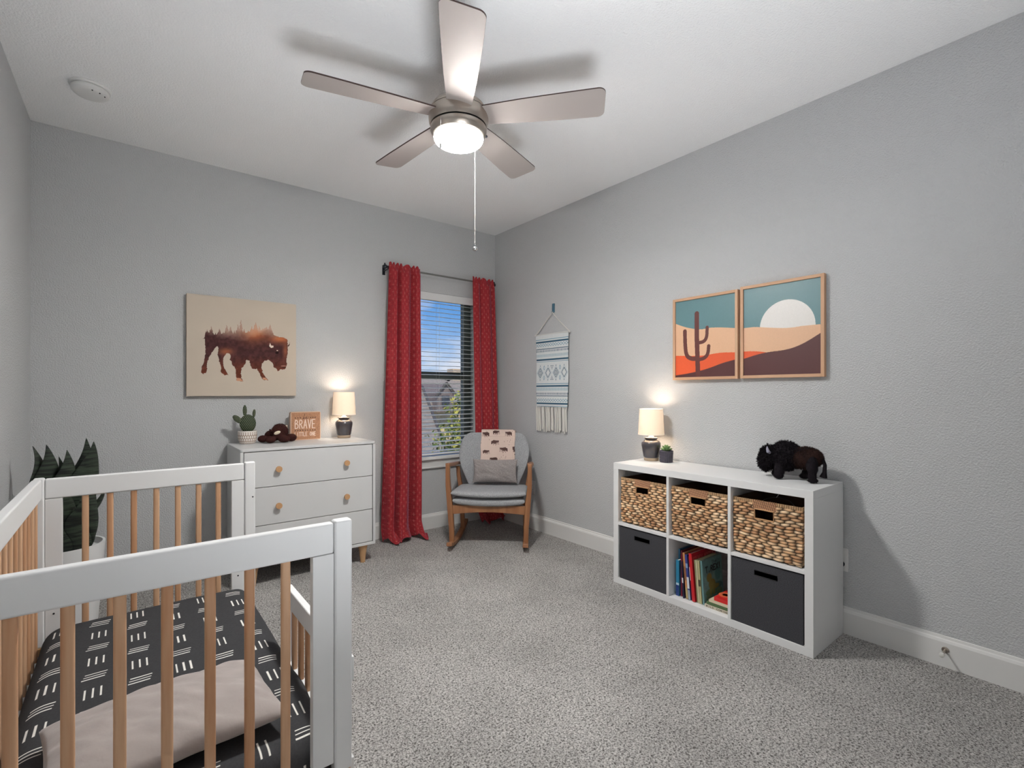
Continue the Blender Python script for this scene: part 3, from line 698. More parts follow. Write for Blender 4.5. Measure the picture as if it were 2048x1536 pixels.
# ================================================================== DRESSER
D0, D1, DY0, DY1, DZ0, DZ1 = -2.287, -1.432, -.502, -.018, .128, .860
dr = thing('dresser', 'white three-drawer dresser with round wooden knobs, against the window wall', 'dresser', (-1.86, -.26, 0))
ox, oy = 1.86, .26
def dbx(a, b, c, d, e_, g): return bx(a+ox, b+ox, c+oy, d+oy, e_, g)
obj('carcass', [dbx(D0, D0+.018, DY0, DY1, DZ0, DZ1-.018), dbx(D1-.018, D1, DY0, DY1, DZ0, DZ1-.018), dbx(D0+.018, D1-.018, DY0, DY1, DZ0, DZ0+.02), dbx(D0+.018, D1-.018, DY1-.01, DY1, DZ0+.02, DZ1-.018), dbx(D0+.018, D1-.018, DY0+.03, DY0+.05, DZ0+.02, DZ1-.018)], MT['dresser'], dr, bevel=.002)
obj('top', [prism([(q[0]+ox+(D0+D1)/2, q[1]+oy+(DY0+DY1)/2) for q in rrect(D1-D0+.004, DY1-DY0+.004, .02)], 'z', DZ1-.018, DZ1)], MT['dresser'], dr, bevel=.003)
seg = [(DZ0+.024, .3765), (.3805, .6135), (.6175, DZ1-.022)]
for z0, z1 in seg:
    d_ = obj('drawer', [dbx(D0+.022, D1-.022, DY0+.004, DY0+.028, z0, z1)], MT['dresser'], dr, bevel=.0015)
    for x in (-2.074, -1.643):
        zc = (z0+z1)/2-.004 if z1 > .5 else .252
        kn = obj('knob', [xf(lathe([(.009, 0), (.009, .014), (.019, .020), (.0195, .028), (.0185, .031), (0, .0312)], 24), Matrix.Translation((x+ox, DY0+.004+oy, zc)) @ Matrix.Rotation(PI/2, 4, 'X'))], MT['beech'], d_, smooth=True)
for x in (-2.21, -1.507):
    for y in (-.455, -.07):
        obj('leg', [lathe([(.035, DZ0), (.034, DZ0-.012), (.026, DZ0-.045), (.019, .03), (.017, 0)], 20, (x+ox, y+oy, 0))], MT['beech'], dr, smooth=True)
TOPD = DZ1

# ---- table lamps
shade_m = bpy.data.materials.new('lamp_shade_linen'); shade_m.use_nodes = True; t = shade_m.node_tree; b = t.nodes['Principled BSDF']
b.inputs['Base Color'].default_value = rgba((238, 222, 200)); b.inputs['Roughness'].default_value = .9
b.inputs['Emission Color'].default_value = (1, .70, .47, 1)
tc = N(t, 'ShaderNodeTexCoord'); sp = N(t, 'ShaderNodeSeparateXYZ'); L(t, tc.outputs['Object'], sp.inputs[0])
mr = N(t, 'ShaderNodeMapRange'); L(t, sp.outputs[2], mr.inputs[0]); mr.inputs[1].default_value = .165; mr.inputs[2].default_value = .34; mr.inputs[3].default_value = .38; mr.inputs[4].default_value = .58
L(t, mr.outputs[0], b.inputs['Emission Strength'])
ceramic = mat('dark_glaze', (62, 62, 70), .22, coat=.4, var=(22, .5, (86, 74, 66)), bump=(6, .1, .002))
bisque = mat('unglazed_clay', (176, 156, 132), .8)
def lamp_thing(label, x, y, z, s=1.):
    t_ = thing('table_lamp', label, 'lamp', (x, y, z)); t_.scale = (s, s, s)
    obj('foot', lathe([(0, 0), (.044, 0), (.046, .004), (.047, .018), (.046, .020)], 40), bisque, t_, smooth=True)
    obj('base', lathe([(.046, .020), (.050, .026), (.058, .075), (.062, .100), (.061, .116), (.052, .128), (.040, .134), (.037, .138), (.038, .142), (.044, .146), (.044, .151), (.038, .153), (0, .153)], 40), ceramic, t_, smooth=True)
    obj('neck', [tube([(0, 0, .152), (0, 0, .158)], .018, 16), tube([(0, 0, .158), (0, 0, .185)], .011, 12)], MT['white'], t_, smooth=True)
    obj('shade', [lathe([(.083, .171), (.074, .338), (.0725, .338), (.0815, .171), (.083, .171)], 48, caps=False)], shade_m, t_, smooth=True, angle=60)
    obj('shade_trim', [lathe(q, 48, caps=False) for q in ([(.0838, .170), (.0834, .178), (.0818, .178), (.0818, .170), (.0838, .170)], [(.0748, .332), (.0744, .339), (.0722, .339), (.0726, .332), (.0748, .332)])], mat('shade_binding', (236, 224, 208), .8, emit=((255, 226, 190), .35)), t_, smooth=True)
    sp_ = obj('harp', [tube([(0, 0, .185), (.0, 0, .325)], .002, 6), tube([(-.0725, 0, .325), (.0725, 0, .325)], .0015, 6), tube([(0, -.0725, .325), (0, .0725, .325)], .0015, 6)], MT['chrome'], t_)
    lp = lamp('bulb_glow', 'POINT', (0, 0, .270), LAMP_W, (1, .93, .84), size=.05); lp.parent = t_
    return t_
lamp_thing('table lamp with a dark ceramic base and lit linen shade, on the dresser', -1.519, -.11, TOPD+.0002, 1.03)

# ---- cactus
pot_w = mat('white_pot', (220, 212, 206), .6)
ca = thing('potted_cactus', 'small paddle cactus in a white pot with a brown lattice pattern', 'potted plant', (-2.183, -.135, TOPD))
def pot_col(U, V):
    a = U*2*PI; C = np.empty(U.shape+(3,)); C[:] = (150, 122, 104)
    p = U*26; q = V*5.2
    px = np.abs((p+.5*np.floor(q)) % 1-.5); py = np.abs(q % 1-.5)
    fill(C, (px/.38)**2+(py/.5)**2 < 1, (232, 224, 216)); fill(C, (V > .93) | (V < .02), (228, 220, 212))
    return C
prof = [(.040, .0), (.047, .006), (.056, .03), (.0585, .055), (.058, .088)]
def potpos(U, V):
    r = np.interp(V, np.linspace(0, 1, 5), [p[0] for p in prof]); z = np.interp(V, np.linspace(0, 1, 5), [p[1] for p in prof]); return r*np.cos(U*2*PI), r*np.sin(U*2*PI), z
po = grid('pot', 420, 110, potpos, pot_col, mat('pot_lattice', rough=.6, attr='Col'), ca); solid(po, .004, -1)
obj('soil', lathe([(0, .0), (.04, .001), (.052, .078), (0, .08)], 24), mat('soil', (60, 50, 42), .95), ca)
cm = mat('cactus_green', (36, 50, 34), .75, var=(60, .4, (58, 74, 46)))
def pad(name, c, r, rot, parent):
    q = Matrix.Rotation(rot, 4, 'Y'); parts = [xf(ell((0, 0, r[2]), r, 20, 14), Matrix.Translation(c) @ q)]
    o = obj(name, parts, cm, parent, smooth=True); sp = []
    for j in range(1, 13):
        for i in range(-5, 6):
            x = i*.011+(.0055 if j % 2 else 0); z = r[2]*2*j/13
            k = 1-(x/r[0])**2-((z-r[2])/r[2])**2
            if k < .06: continue
            for sg in (-1, 1):
                y = sg*r[1]*math.sqrt(k); p = Matrix.Translation(c) @ q @ Vector((x, y, z)); sp.append(ell(tuple(p), (.0018, .0018, .0018), 5, 3))
    obj('spines', sp, mat('areole', (186, 186, 150), .9), o)
    return o
pad('pad', (.002, 0, .074), (.050, .020, .062), 0, ca); pad('pad', (-.034, 0, .142), (.019, .010, .036), -math.radians(46), ca)
pad('pad', (-.016, 0, .186), (.013, .007, .038), 0, ca); pad('pad', (.038, 0, .176), (.010, .006, .028), math.radians(4), ca)

# ---- stuffed animals: one continuous body from blended ellipsoids, plus a coat of fur tufts
def plush(name, label, loc, rz, blobs, bodym, furs, extra=None, voxel=.006, cat='stuffed animal'):
    t_ = thing(name, label, cat, loc, rz)
    bd = obj('body', [ell(c, r, 18, 12, Matrix.Rotation(a, 3, ax).to_euler() if a else None) for c, r, a, ax in blobs], bodym, t_, fix=False)
    md = bd.modifiers.new('blend', 'REMESH'); md.mode = 'VOXEL'; md.voxel_size = voxel; md.use_smooth_shade = True
    sm = bd.modifiers.new('soft', 'SMOOTH'); sm.iterations = 3
    rg = random.Random(len(name)+len(label))
    for fname, fm, idx, n, ln, droop in furs:
        V = []; F = []
        for _ in range(n):
            c, r, a, ax = blobs[rg.choice(idx)]
            M = Matrix.Rotation(a, 3, ax) if a else Matrix.Identity(3)
            d = Vector((rg.gauss(0, 1), rg.gauss(0, 1), rg.gauss(0, 1))).normalized()
            p = M @ Vector((d.x*r[0], d.y*r[1], d.z*r[2]))+Vector(c); nn = (M @ Vector((d.x/r[0], d.y/r[1], d.z/r[2]))).normalized()
            if p.z < .004: continue
            k = (nn+Vector((rg.uniform(-.6, .6), rg.uniform(-.6, .6), rg.uniform(-.6, .6)-droop))).normalized(); s = ln*rg.uniform(.6, 1.2)
            u = k.orthogonal().normalized()*(s*.16); v_ = k.cross(u).normalized()*(s*.16); q = p-nn*.003; tip = q+k*s; tip.z = max(tip.z, .001)
            b_ = len(V); V += [tuple(q+u), tuple(q-u*.5+v_), tuple(q-u*.5-v_), tuple(tip)]
            F += [(b_, b_+1, b_+3), (b_+1, b_+2, b_+3), (b_+2, b_, b_+3)]
        o = obj(fname, (V, F), fm, t_, fix=False); tag(o, kind='stuff')
    for nm, parts, m_ in (extra or []): obj(nm, parts, m_, t_, smooth=True)
    return t_
brown = mat('brown_plush', (66, 38, 34), .95, spec=.1, bump=(120, .5, .004), var=(30, .5, (44, 26, 28)))
cream = mat('cream_plush', (226, 210, 186), .95, spec=.1)
plush('plush_bull', 'small dark brown plush lying on the dresser with cream horns', (-2.012, -.155, TOPD+.001), 0,
      [((.0, .050, .045), (.06, .065, .040), 0, 'X'), ((.022, -.02, .072), (.056, .045, .054), 0, 'X'), ((.002, -.052, .055), (.030, .024, .026), 0, 'X'),
       ((-.045, -.055, .025), (.036, .032, .024), .3, 'Z'), ((.040, -.066, .024), (.040, .030, .023), -.2, 'Z'), ((-.078, .015, .026), (.034, .03, .025), .3, 'Z'), ((.098, -.02, .028), (.036, .030, .027), -.1, 'Z'), ((.028, .0, .108), (.036, .034, .018), 0, 'X')],
      brown, [('mane', brown, [1, 7], 1500, .009, .1), ('fur', brown, [0, 3, 4, 5, 6], 900, .006, .1)],
      [('muzzle', [ell((-.006, -.074, .070), (.022, .012, .0115), 14, 8, Matrix.Rotation(-.35, 3, 'Y').to_euler())], cream),
       ('horn', [tube([(.055, -.01, .103), (.068, -.012, .108), (.072, -.014, .092)], [.010, .009, .005], 8)], cream),
       ('horn', [tube([(-.026, -.03, .085), (-.040, -.034, .084), (-.045, -.034, .094)], [.008, .007, .004], 8)], brown)], .005)
dkp = mat('black_plush', (34, 30, 34), .95, spec=.1, bump=(110, .6, .006), var=(26, .5, (22, 19, 22)))
rsp = mat('russet_plush', (54, 37, 33), .9, spec=.1, bump=(110, .5, .004), var=(22, .8, (34, 24, 24)))
# local +x is the head end; turned to face the window along +y
plush('plush_bison', 'large black and brown plush bison standing on the white cube shelf', (-.152, -2.775, .7615), PI/2,
      [((-.055, 0, .115), (.082, .052, .055), .12, 'Y'), ((.035, 0, .118), (.075, .056, .072), 0, 'Y'), ((.118, -.004, .106), (.048, .046, .056), 0, 'Y'), ((.138, -.004, .074), (.036, .034, .044), .2, 'Y'),
       ((-.100, .034, .085), (.026, .023, .05), 0, 'Y'), ((-.102, .036, .035), (.019, .019, .035), 0, 'Y'), ((-.104, .037, .012), (.023, .020, .0125), 0, 'Y'),
       ((-.072, -.046, .075), (.024, .022, .045), .3, 'Y'), ((-.046, -.050, .03), (.021, .02, .026), .8, 'Y'), ((-.034, -.052, .016), (.025, .021, .016), 0, 'Y'),
       ((.050, .038, .05), (.026, .024, .04), 0, 'Y'), ((.054, .042, .018), (.025, .022, .018), 0, 'Y'), ((.092, -.035, .05), (.024, .022, .04), 0, 'Y'), ((.098, -.038, .018), (.024, .022, .018), 0, 'Y')],
      dkp, [('shaggy_mane', dkp, [1, 1, 1, 2, 2, 3], 6500, .017, .35), ('leg_fur', dkp, [4, 5, 6, 7, 8, 9, 10, 11, 12, 13], 2600, .008, .2), ('short_fur', rsp, [0], 4200, .011, .25)],
      [('saddle', [xf(ell((0, 0, 0), (.080, .0535, .0535), 24, 16), Matrix.Translation((-.058, 0, .115)) @ Matrix.Rotation(.12, 4, 'Y'))], rsp),
       ('mane_under', [ell((.035, 0, .122), (.074, .058, .070), 20, 14)], dkp),
       ('horn', [tube([(.096, .046, .132), (.098, .060, .138), (.101, .062, .152), (.104, .058, .164)], [.008, .009, .006, .002], 8)], mat('grey_horn', (150, 150, 168), .5)),
       ('horn', [tube([(.142, -.040, .146), (.148, -.048, .158), (.150, -.046, .172)], [.008, .007, .002], 8)], dkp),
       ('tail', [tube([(-.132, 0, .12), (-.146, .004, .09), (-.145, .006, .055), (-.140, .006, .03)], [.010, .009, .010, .018], 8)], dkp),
       ('nose', [ell((.171, .0, .072), (.008, .016, .010))], mat('grey_nose', (80, 78, 80), .6)),
       ('eye', [ell((.158, .030, .104), (.004, .004, .004), 8, 6)], mat('glass_eye', (8, 8, 8), .1))], .006)

# ---- wooden block sign
def sign_col(U, V):
    W_, H_ = .2, .195; X = U*W_; Y = V*H_
    C = np.empty(U.shape+(3,)); C[:] = (182, 132, 100); C *= (.84+.3*vnoise(X, Y, 230, 2, 3)[..., None])
    wht = (238, 216, 200); dk = (58, 32, 28)
    def tris(x0, x1, n, y, s=.0045):
        for i in range(n):
            x = x0+(x1-x0)*i/max(n-1, 1); fill(C, inpoly(X, Y, [(x-s, y-s), (x+s, y-s), (x, y+s*1.2)]), dk)
    tris(.027, .062, 3, .158); tris(.134, .165, 3, .158); tris(.027, .165, 9, .066)
    fill(C, text_mask(X, Y, 'BRAVE', .026, .080, .140, .062, .0058, .42), wht)
    fill(C, text_mask(X, Y, 'LITTLE ONE', .024, .024, .145, .027, .0038, .5), wht)
    be = [[(.078, .150), (.080, .146), (.094, .186), (.092, .182), (.084, .158), (.084, .148), (.090, .151), (.091, .157), (.086, .156)], [(.098, .153), (.106, .157), (.106, .162), (.100, .161), (.098, .153), (.103, .149), (.112, .153), (.118, .156)]]
    for p in be: fill(C, dpoly(X, Y, smooth_pts(p, 2)) < .0012, dk)
    return C
sg = thing('block_sign', 'square wooden block sign reading be BRAVE LITTLE ONE', 'sign', (-1.797, -.085, TOPD), 0)
obj('block', [prism(rrect(.212, .206, .012), 'y', -.020, .020)], mat('block_edge', (216, 186, 162), .7, bump=(150, .2, .001)), sg, bevel=.0015).location = (0, 0, .103)
grid('face', 300, 290, lambda U, V: (-.1+.2*U, 0*U-.0208, .0055+.195*V), sign_col, mat('sign_face', rough=.75, attr='Col', bump=(190, .3, .001)), sg)

# ================================================================== CUBE SHELF
SX0, SX1, SY0, SY1, SZ = -.392, -.004, -2.955, -1.802, .760
sh = thing('cube_shelf', 'white six-cube storage shelf standing along the right wall', 'shelf', (-.198, -2.3785, 0))
def sbx(a, b, c, d, e_, g): return bx(a+.198, b+.198, c+2.3785, d+2.3785, e_, g)
XB = -.0165
obj('top', [sbx(SX0, XB, SY0, SY1, SZ-.038, SZ)], MT['white'], sh, bevel=.0015)
obj('bottom', [sbx(SX0, XB, SY0, SY1, 0, .038)], MT['white'], sh, bevel=.0015)
for a, b_ in ((SY0, SY0+.037), (SY1-.038, SY1)): obj('side_panel', [sbx(SX0, XB, a, b_, .038, SZ-.038)], MT['white'], sh, bevel=.001)
for a, b_ in ((-2.205, -2.189), (-2.570, -2.554)): obj('divider', [sbx(SX0, XB, a, b_, .038, SZ-.038)], MT['white'], sh, bevel=.001)
CY = [(-2.189, -1.840), (-2.554, -2.205), (-2.918, -2.570)]
for a, b_ in CY: obj('cell_shelf', [sbx(SX0, XB, a, b_, .371, .387)], MT['white'], sh, bevel=.001)

hy = mat('water_hyacinth', rough=.75, attr='Col', bump=(120, .35, .002))
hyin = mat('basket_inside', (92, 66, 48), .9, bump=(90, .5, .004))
def basket(label, yc, zc, w_, h_, hole, seed):
    """front faces -x; local u to the right of the viewer is -y"""
    t_ = thing('woven_basket', label, 'basket', (-.372, yc, .3872), group=None)
    nr = 19; ph = seed*.37; dp = .30; cr_ = .02
    def wv(S, V, per=.046):
        r = V*nr+.16*np.sin(S*24+seed)+.1*np.sin(S*61+V*9); ri = np.floor(r); fr = r-ri
        jit = np.sin(ri*12.9898+seed)*43758.5453; jit = jit-np.floor(jit)
        q = S/per+.5*(ri % 2)+.5*(jit-.5)+.16*np.sin(ri*1.3+S*19)+.08*np.sin(S*47+ri); qi = np.floor(q); fq = q-qi
        b_ = np.clip(1-np.abs(2*fq-1)**2.2, 0, 1)**.8*np.clip(1-((2*fr-1)/(.72+.5*(1-np.abs(2*fq-1)**1.5)))**2, 0, 1)**.6
        hsh = np.sin(qi*78.233+ri*37.719+seed)*43758.5453; hsh = hsh-np.floor(hsh)
        return b_, hsh
    hu0, hu1, hv0, hv1 = hole
    def pos(U, V):
        # wraps: left return (depth .02) - front - right side (depth)
        S = U*(w_+.05+.18)-.05
        b_, hsh = wv(S, V)
        d = .011*b_*(.8+.4*hsh)
        u = S/w_
        rim = np.maximum(np.clip((V-.94)/.03, 0, 1), 0)
        inh = (np.abs(u-(hu0+hu1)/2) < (hu1-hu0)/2+.03) & (V > hv0-.03)
        d = np.where((V > .945), .006+.002*np.sin(S*900), d)
        dz = np.where(inh & (V > hv1), .007+.002*np.sin(S*700+V*200), d)
        X = np.where(S < 0, -S*1., np.where(S > w_, (S-w_)*1.6, 0.)); 
        Y = np.where(S < 0, w_/2, np.where(S > w_, -w_/2, w_/2-S))
        nx = np.where((S >= 0) & (S <= w_), -1., 0.); ny = np.where(S < 0, 1., np.where(S > w_, -1., 0.))
        bul = .004*np.sin(np.clip(S/w_, 0, 1)*PI)*np.sin(V*PI)
        tp_ = 1-.02*(1-V)
        return X+nx*(dz*.9+bul)+.008, (Y+ny*(dz*.35-.003))*tp_, V*(h_-.0075)+.0075
    def col(U, V):
        S = U*(w_+.23)-.05; b_, hsh = wv(S, V)
        base = np.array((204, 162, 120.)); alt = np.array((232, 202, 166.)); dk = np.array((164, 116, 80.))
        h3 = hsh[..., None]; C = np.where(h3 < .5, base+(alt-base)*h3*2, base+(dk-base)*(h3-.5)*1.6)
        big = vnoise(S, V, 3, seed, 3)[..., None]; C = C*(.86+.3*big)
        C = C*(.42+.72*np.clip(b_, 0, 1)[..., None]**.8)
        u = S/w_; e1 = (V > .945); C[e1] = np.array((206, 168, 126.))*(.85+.15*np.sin(S[e1]*600))[:, None]
        inh = (np.abs(u-(hu0+hu1)/2) < (hu1-hu0)/2+.035) & (V > hv1)
        C[inh] = (np.array((204, 150, 112.))*(.78+.22*np.sin(S[inh]*620+V[inh]*60))[:, None])
        return C
    def keep(U, V):
        u = (U*(w_+.23)-.05)/w_; return ~((u > hu0) & (u < hu1) & (V > hv0) & (V < hv1))
    fr_ = grid('woven_front', 460, 300, pos, col, hy, t_, keep=keep)
    solid(fr_, .006, 1 if 0 else -1)
    y0, y1 = -w_/2+.006, w_/2-.006
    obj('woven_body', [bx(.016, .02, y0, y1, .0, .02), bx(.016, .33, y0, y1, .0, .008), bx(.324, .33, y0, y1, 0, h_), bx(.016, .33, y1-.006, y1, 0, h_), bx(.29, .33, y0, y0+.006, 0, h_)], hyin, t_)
    a, b_, c, d = w_/2-hu0*w_, w_/2-hu1*w_, hv0*h_, hv1*h_
    obj('handle_rim', [tube([(-.002, a, c), (-.002, b_, c), (-.002, b_, d), (-.002, a, d), (-.002, a, c)], .0042, 8)], mat('hyacinth_rope', (190, 146, 104), .8, bump=(200, .5, .003)), t_, smooth=True)
    return t_
basket('woven basket in the upper left cube, under the table lamp', -2.010, 0, .331, .283, (.36, .63, .70, .86), 1)
basket('woven basket in the upper middle cube of the white shelf', -2.375, 0, .330, .283, (.37, .64, .70, .86), 2)
b3 = basket('woven basket in the upper right cube, with a wire hanger inside', -2.738, 0, .331, .283, (.335, .61, .68, .85), 3)
wh = obj('wire_hanger', [tube([(.0, .10, -.03), (0, .075, .0), (0, .03, .018), (0, 0, .022), (0, -.05, .012), (0, -.09, -.03)], .0012, 6), tube([(0, .015, .020), (0, .005, .035), (0, -.002, .055), (0, .004, .066)], .0012, 6), tube([(0, .10, -.03), (0, 0, -.035), (0, -.09, -.03)], .0012, 6)], MT['chrome'])
wh.location = (-.25, -2.75, .655); tag(wh, 'thin wire hanger poking out of the upper right woven basket', 'hanger')

fab = mat('charcoal_fabric', (80, 80, 84), .95, spec=.15, bump=(700, .5, .001), var=(380, .8, (46, 46, 50)))
def bin_(label, yc):
    w_, h_ = .336, .326; t_ = thing('fabric_bin', label, 'storage bin', (-.385, yc, .0385))
    a, b_, c, d = .055, -.055, .262, .288      # slot
    F_ = [bx(0, .006, a, w_/2, 0, h_), bx(0, .006, -w_/2, b_, 0, h_), bx(0, .006, b_, a, 0, c), bx(0, .006, b_, a, d, h_)]
    obj('front', F_, fab, t_)
    obj('body', [bx(.006, .34, w_/2-.005, w_/2, 0, h_), bx(.006, .34, -w_/2, -w_/2+.005, 0, h_), bx(.335, .34, -w_/2+.005, w_/2-.005, 0, h_), bx(.006, .335, -w_/2+.005, w_/2-.005, 0, .005)], fab, t_)
    obj('handle_slot', [tube([(-.0, a, c), (-.0, b_, c), (-.0, b_, d), (-.0, a, d), (-.0, a, c)], .002, 6)], mat('slot_binding', (36, 36, 38), .9), t_)
    return t_
bin_('charcoal fabric bin in the lower left cube of the shelf', -2.0145)
bin_('charcoal fabric bin in the lower right cube, beside the books', -2.742)

# ---- books in the lower middle cube
page = mat('pages', (226, 218, 200), .85)
def book(name, label, yb, yt, hgt, th, dep, col, xs=-.345, z0=.0385, cover=None, cols=None):
    """upright book: spine faces -x; bottom centre y=yb, top centre y=yt"""
    lean = math.atan2(yt-yb, hgt)
    t_ = thing('book', label, 'book', (xs, yb, z0), rot=(-lean, 0, 0), group='books in the open cube of the white shelf')
    lo = abs(math.sin(lean))*th/2+.0006
    m_ = mat('cover_'+name, col, .45)
    obj('cover', [bx(0, dep, -th/2, -th/2+.002, lo, hgt), bx(0, dep, th/2-.002, th/2, lo, hgt), bx(-.001, .002, -th/2, th/2, lo, hgt)], m_, t_, bevel=.0008)
    obj('page_block', [bx(.003, dep-.004, -th/2+.002, th/2-.002, lo+.003, hgt-.003)], page, t_)
    if cover:
        grid('cover_art', 180, 220, lambda U, V: (.002+(dep-.003)*U, 0*U-th/2-.0006, lo+.001+(hgt-lo-.002)*V), cover, mat('art_'+name, rough=.4, attr='Col'), t_)
    if cols:    # coloured patches on the spine
        for z1, z2, c in cols: obj('spine_band', [bx(-.0018, -.0008, -th/2+.0005, th/2-.0005, lo+z1*hgt, lo+z2*hgt)], mat('band_'+name+str(z1), c, .45), t_)
    return t_
def monkey_cover(U, V):
    C = np.empty(U.shape+(3,)); C[:] = (178, 24, 40); X = U*.24; Y = V*.27
    fill(C, text_mask(X, Y, 'GRUMPY MONKEY', .012, .212, .205, .036, .0045, .35), (220, 96, 96)); return C
def trex_cover(U, V):
    C = np.empty(U.shape+(3,)); C[:] = (104, 142, 140); X = U*.2; Y = V*.24
    C *= (.85+.3*vnoise(U, V, 9, 5, 3)[..., None])
    for cx, cy, rx, ry, c in ((.09, .055, .075, .02, (84, 112, 84)), (.14, .075, .05, .02, (70, 110, 104)), (.05, .03, .03, .014, (120, 140, 110)), (.16, .04, .03, .02, (96, 122, 90)), (.15, .14, .03, .035, (78, 128, 124))):
        fill(C, ((X-cx)/rx)**2+((Y-cy)/ry)**2 < 1, c)
    # plain green-brown dinosaur shape
    for cx, cy, rx, ry in ((.06, .135, .026, .025), (.085, .095, .035, .028), (.12, .075, .04, .014), (.068, .06, .012, .025), (.10, .058, .012, .025)):
        fill(C, ((X-cx)/rx)**2+((Y-cy)/ry)**2 < 1, (124, 118, 62))
    fill(C, text_mask(X, Y, 'The', .075, .212, .04, .014, .003, .3) if 0 else text_mask(X, Y, 'ThE'.replace('E', 'e'), .095, .206, .05, .018, .003, .35), (24, 34, 38))
    fill(C, text_mask(X, Y, 'T.REX!', .028, .168, .155, .030, .008, .3), (20, 28, 32)); return C
book('teal', 'slim teal-to-blue picture book, leftmost in the cube', -2.2325, -2.2325, .205, .020, .22, (44, 128, 164), cols=[(.0, .3, (30, 58, 120)), (.3, .36, (190, 214, 226))])
book('lightblue', 'taller pale blue book just behind the teal one', -2.2135, -2.2145, .255, .010, .20, (70, 128, 168), xs=-.30)
book('crimson', 'dark crimson book between the teal and tan books', -2.2515, -2.2515, .262, .010, .22, (110, 24, 44), xs=-.335)
book('navy', 'short dark navy book leaning beside the tan spine', -2.276, -2.2627, .205, .009, .2, (28, 26, 58), xs=-.352, cols=[(.42, .56, (220, 220, 224))])
book('tan', 'tall book with a tan orange spine', -2.294, -2.270, .258, .013, .22, (196, 134, 88), xs=-.345, cols=[(.0, .25, (182, 160, 112)), (.4, .7, (150, 100, 70))])
book('blue', 'tall blue and white picture book next to the tan spine', -2.310, -2.286, .252, .014, .23, (46, 60, 132), xs=-.347, cols=[(.0, .22, (150, 164, 176)), (.25, .5, (214, 216, 220)), (.7, .8, (130, 160, 200))])
book('wine', 'thin wine-red book beside the big red one', -2.3235, -2.301, .245, .009, .22, (112, 28, 44), xs=-.34, cols=[(.45, .75, (214, 200, 196))])
book('red', 'big red picture book with its title showing across the cover', -2.338, -2.314, .266, .017, .25, (198, 26, 36), xs=-.350, cover=monkey_cover)
book('sage', 'thin sage green book right of the big red one', -2.3555, -2.336, .232, .007, .2, (150, 150, 110), xs=-.340, z0=.0385)
book('cream', 'thin cream-spined book with dark edges', -2.3645, -2.346, .234, .007, .2, (216, 206, 172), xs=-.342)
book('olive', 'pale olive book standing behind the dinosaur cover', -2.3765, -2.359, .236, .013, .2, (178, 172, 128), xs=-.343, cols=[(.4, .55, (70, 66, 50))])
book('dino', 'grey-teal dinosaur picture book facing out, reading T. REX', -2.392, -2.375, .238, .011, .205, (98, 134, 134), xs=-.341, z0=.0385, cover=trex_cover)
def flat(name, label, y0, y1, z, th, dep, col, xs, rz=0, text=None, disc=False):
    t_ = thing('book', label, 'book', (xs, (y0+y1)/2, z), rz, group='books in the open cube of the white shelf'); w_ = abs(y1-y0)
    obj('cover', [bx(0, dep, -w_/2, w_/2, 0, .0018), bx(0, dep, -w_/2, w_/2, th-.0018, th), bx(-.001, .0015, -w_/2, w_/2, 0, th)], mat('flat_'+name, col, .45), t_)
    obj('page_block', [bx(.002, dep-.003, -w_/2+.002, w_/2-.002, .0018, th-.0018)], page, t_)
    if text: grid('spine_text', 400, 30, lambda U, V: (0*U-.0014, w_/2-.003-(w_-.006)*U, .0005+(th-.001)*V), lambda U, V: fill(np.full(U.shape+(3,), 1.)*np.array(col, float), text_mask(U*(w_-.006), V*th, text, .006, th*.22, w_*.86, th*.6, .0022, .45), (40, 34, 30)), mat('spine_'+name, rough=.5, attr='Col'), t_)
    if disc: obj('cover_motif', [lathe([(.030, 0), (.036, 0), (.036, .0006), (.030, .0006)], 28, (dep*.45, .02, th-.0002)), lathe([(0, 0), (.017, 0), (.017, .0006), (0, .0006)], 20, (dep*.45, .02, th-.0002))], mat('motif_'+name, (226, 110, 70), .5), t_)
flat('long', 'cream book lying flat at the bottom of the pile, dark letters along its spine', -2.549, -2.404, .0385, .015, .19, (206, 196, 176), -.352, text='WILD COMING')
flat('green', 'green book lying flat, second in the pile', -2.550, -2.412, .0537, .016, .18, (86, 108, 70), -.347)
flat('white', 'pale cream book lying flat under the red one', -2.551, -2.424, .0699, .013, .17, (222, 208, 180), -.345)
flat('redtop', 'small red book with an orange circle on its cover, topmost of the pile', -2.549, -2.450, .0831, .020, .15, (214, 44, 42), -.338, disc=True)

# ---- on the shelf top
lamp_thing('table lamp with a dark ceramic base and lit shade, on the cube shelf', -.125, -1.895, SZ+.0002)
cd = obj('lamp_cord', [tube([(-.085, -1.93, .763), (-.05, -1.955, .7625), (-.012, -1.965, .764), (-.008, -1.97, .74)], .0022, 6)], MT['black']); tag(cd, 'short black lamp cord on the shelf top, running behind the succulent pot', 'cord')
su = thing('potted_succulent', 'tiny green succulent in a dark ribbed pot beside the shelf lamp', 'potted plant', (-.115, -2.003, SZ))
def ribs(U, V): 
    q = np.abs(np.sin(U*2*PI*11))*.0022+np.abs(np.sin(V*PI*7))*.0016; r = .037+.002*V+q; return r*np.cos(U*2*PI), r*np.sin(U*2*PI), V*.075
o = grid('pot', 220, 80, ribs, None, mat('slate_pot', (62, 58, 70), .5), su); solid(o, .004, -1)
obj('soil', lathe([(0, .001), (.034, .002), (.035, .066), (0, .068)], 20), mat('soil2', (50, 42, 36), .95), su)
sgn = mat('succulent_green', (120, 148, 96), .5, var=(40, .6, (84, 118, 74)))
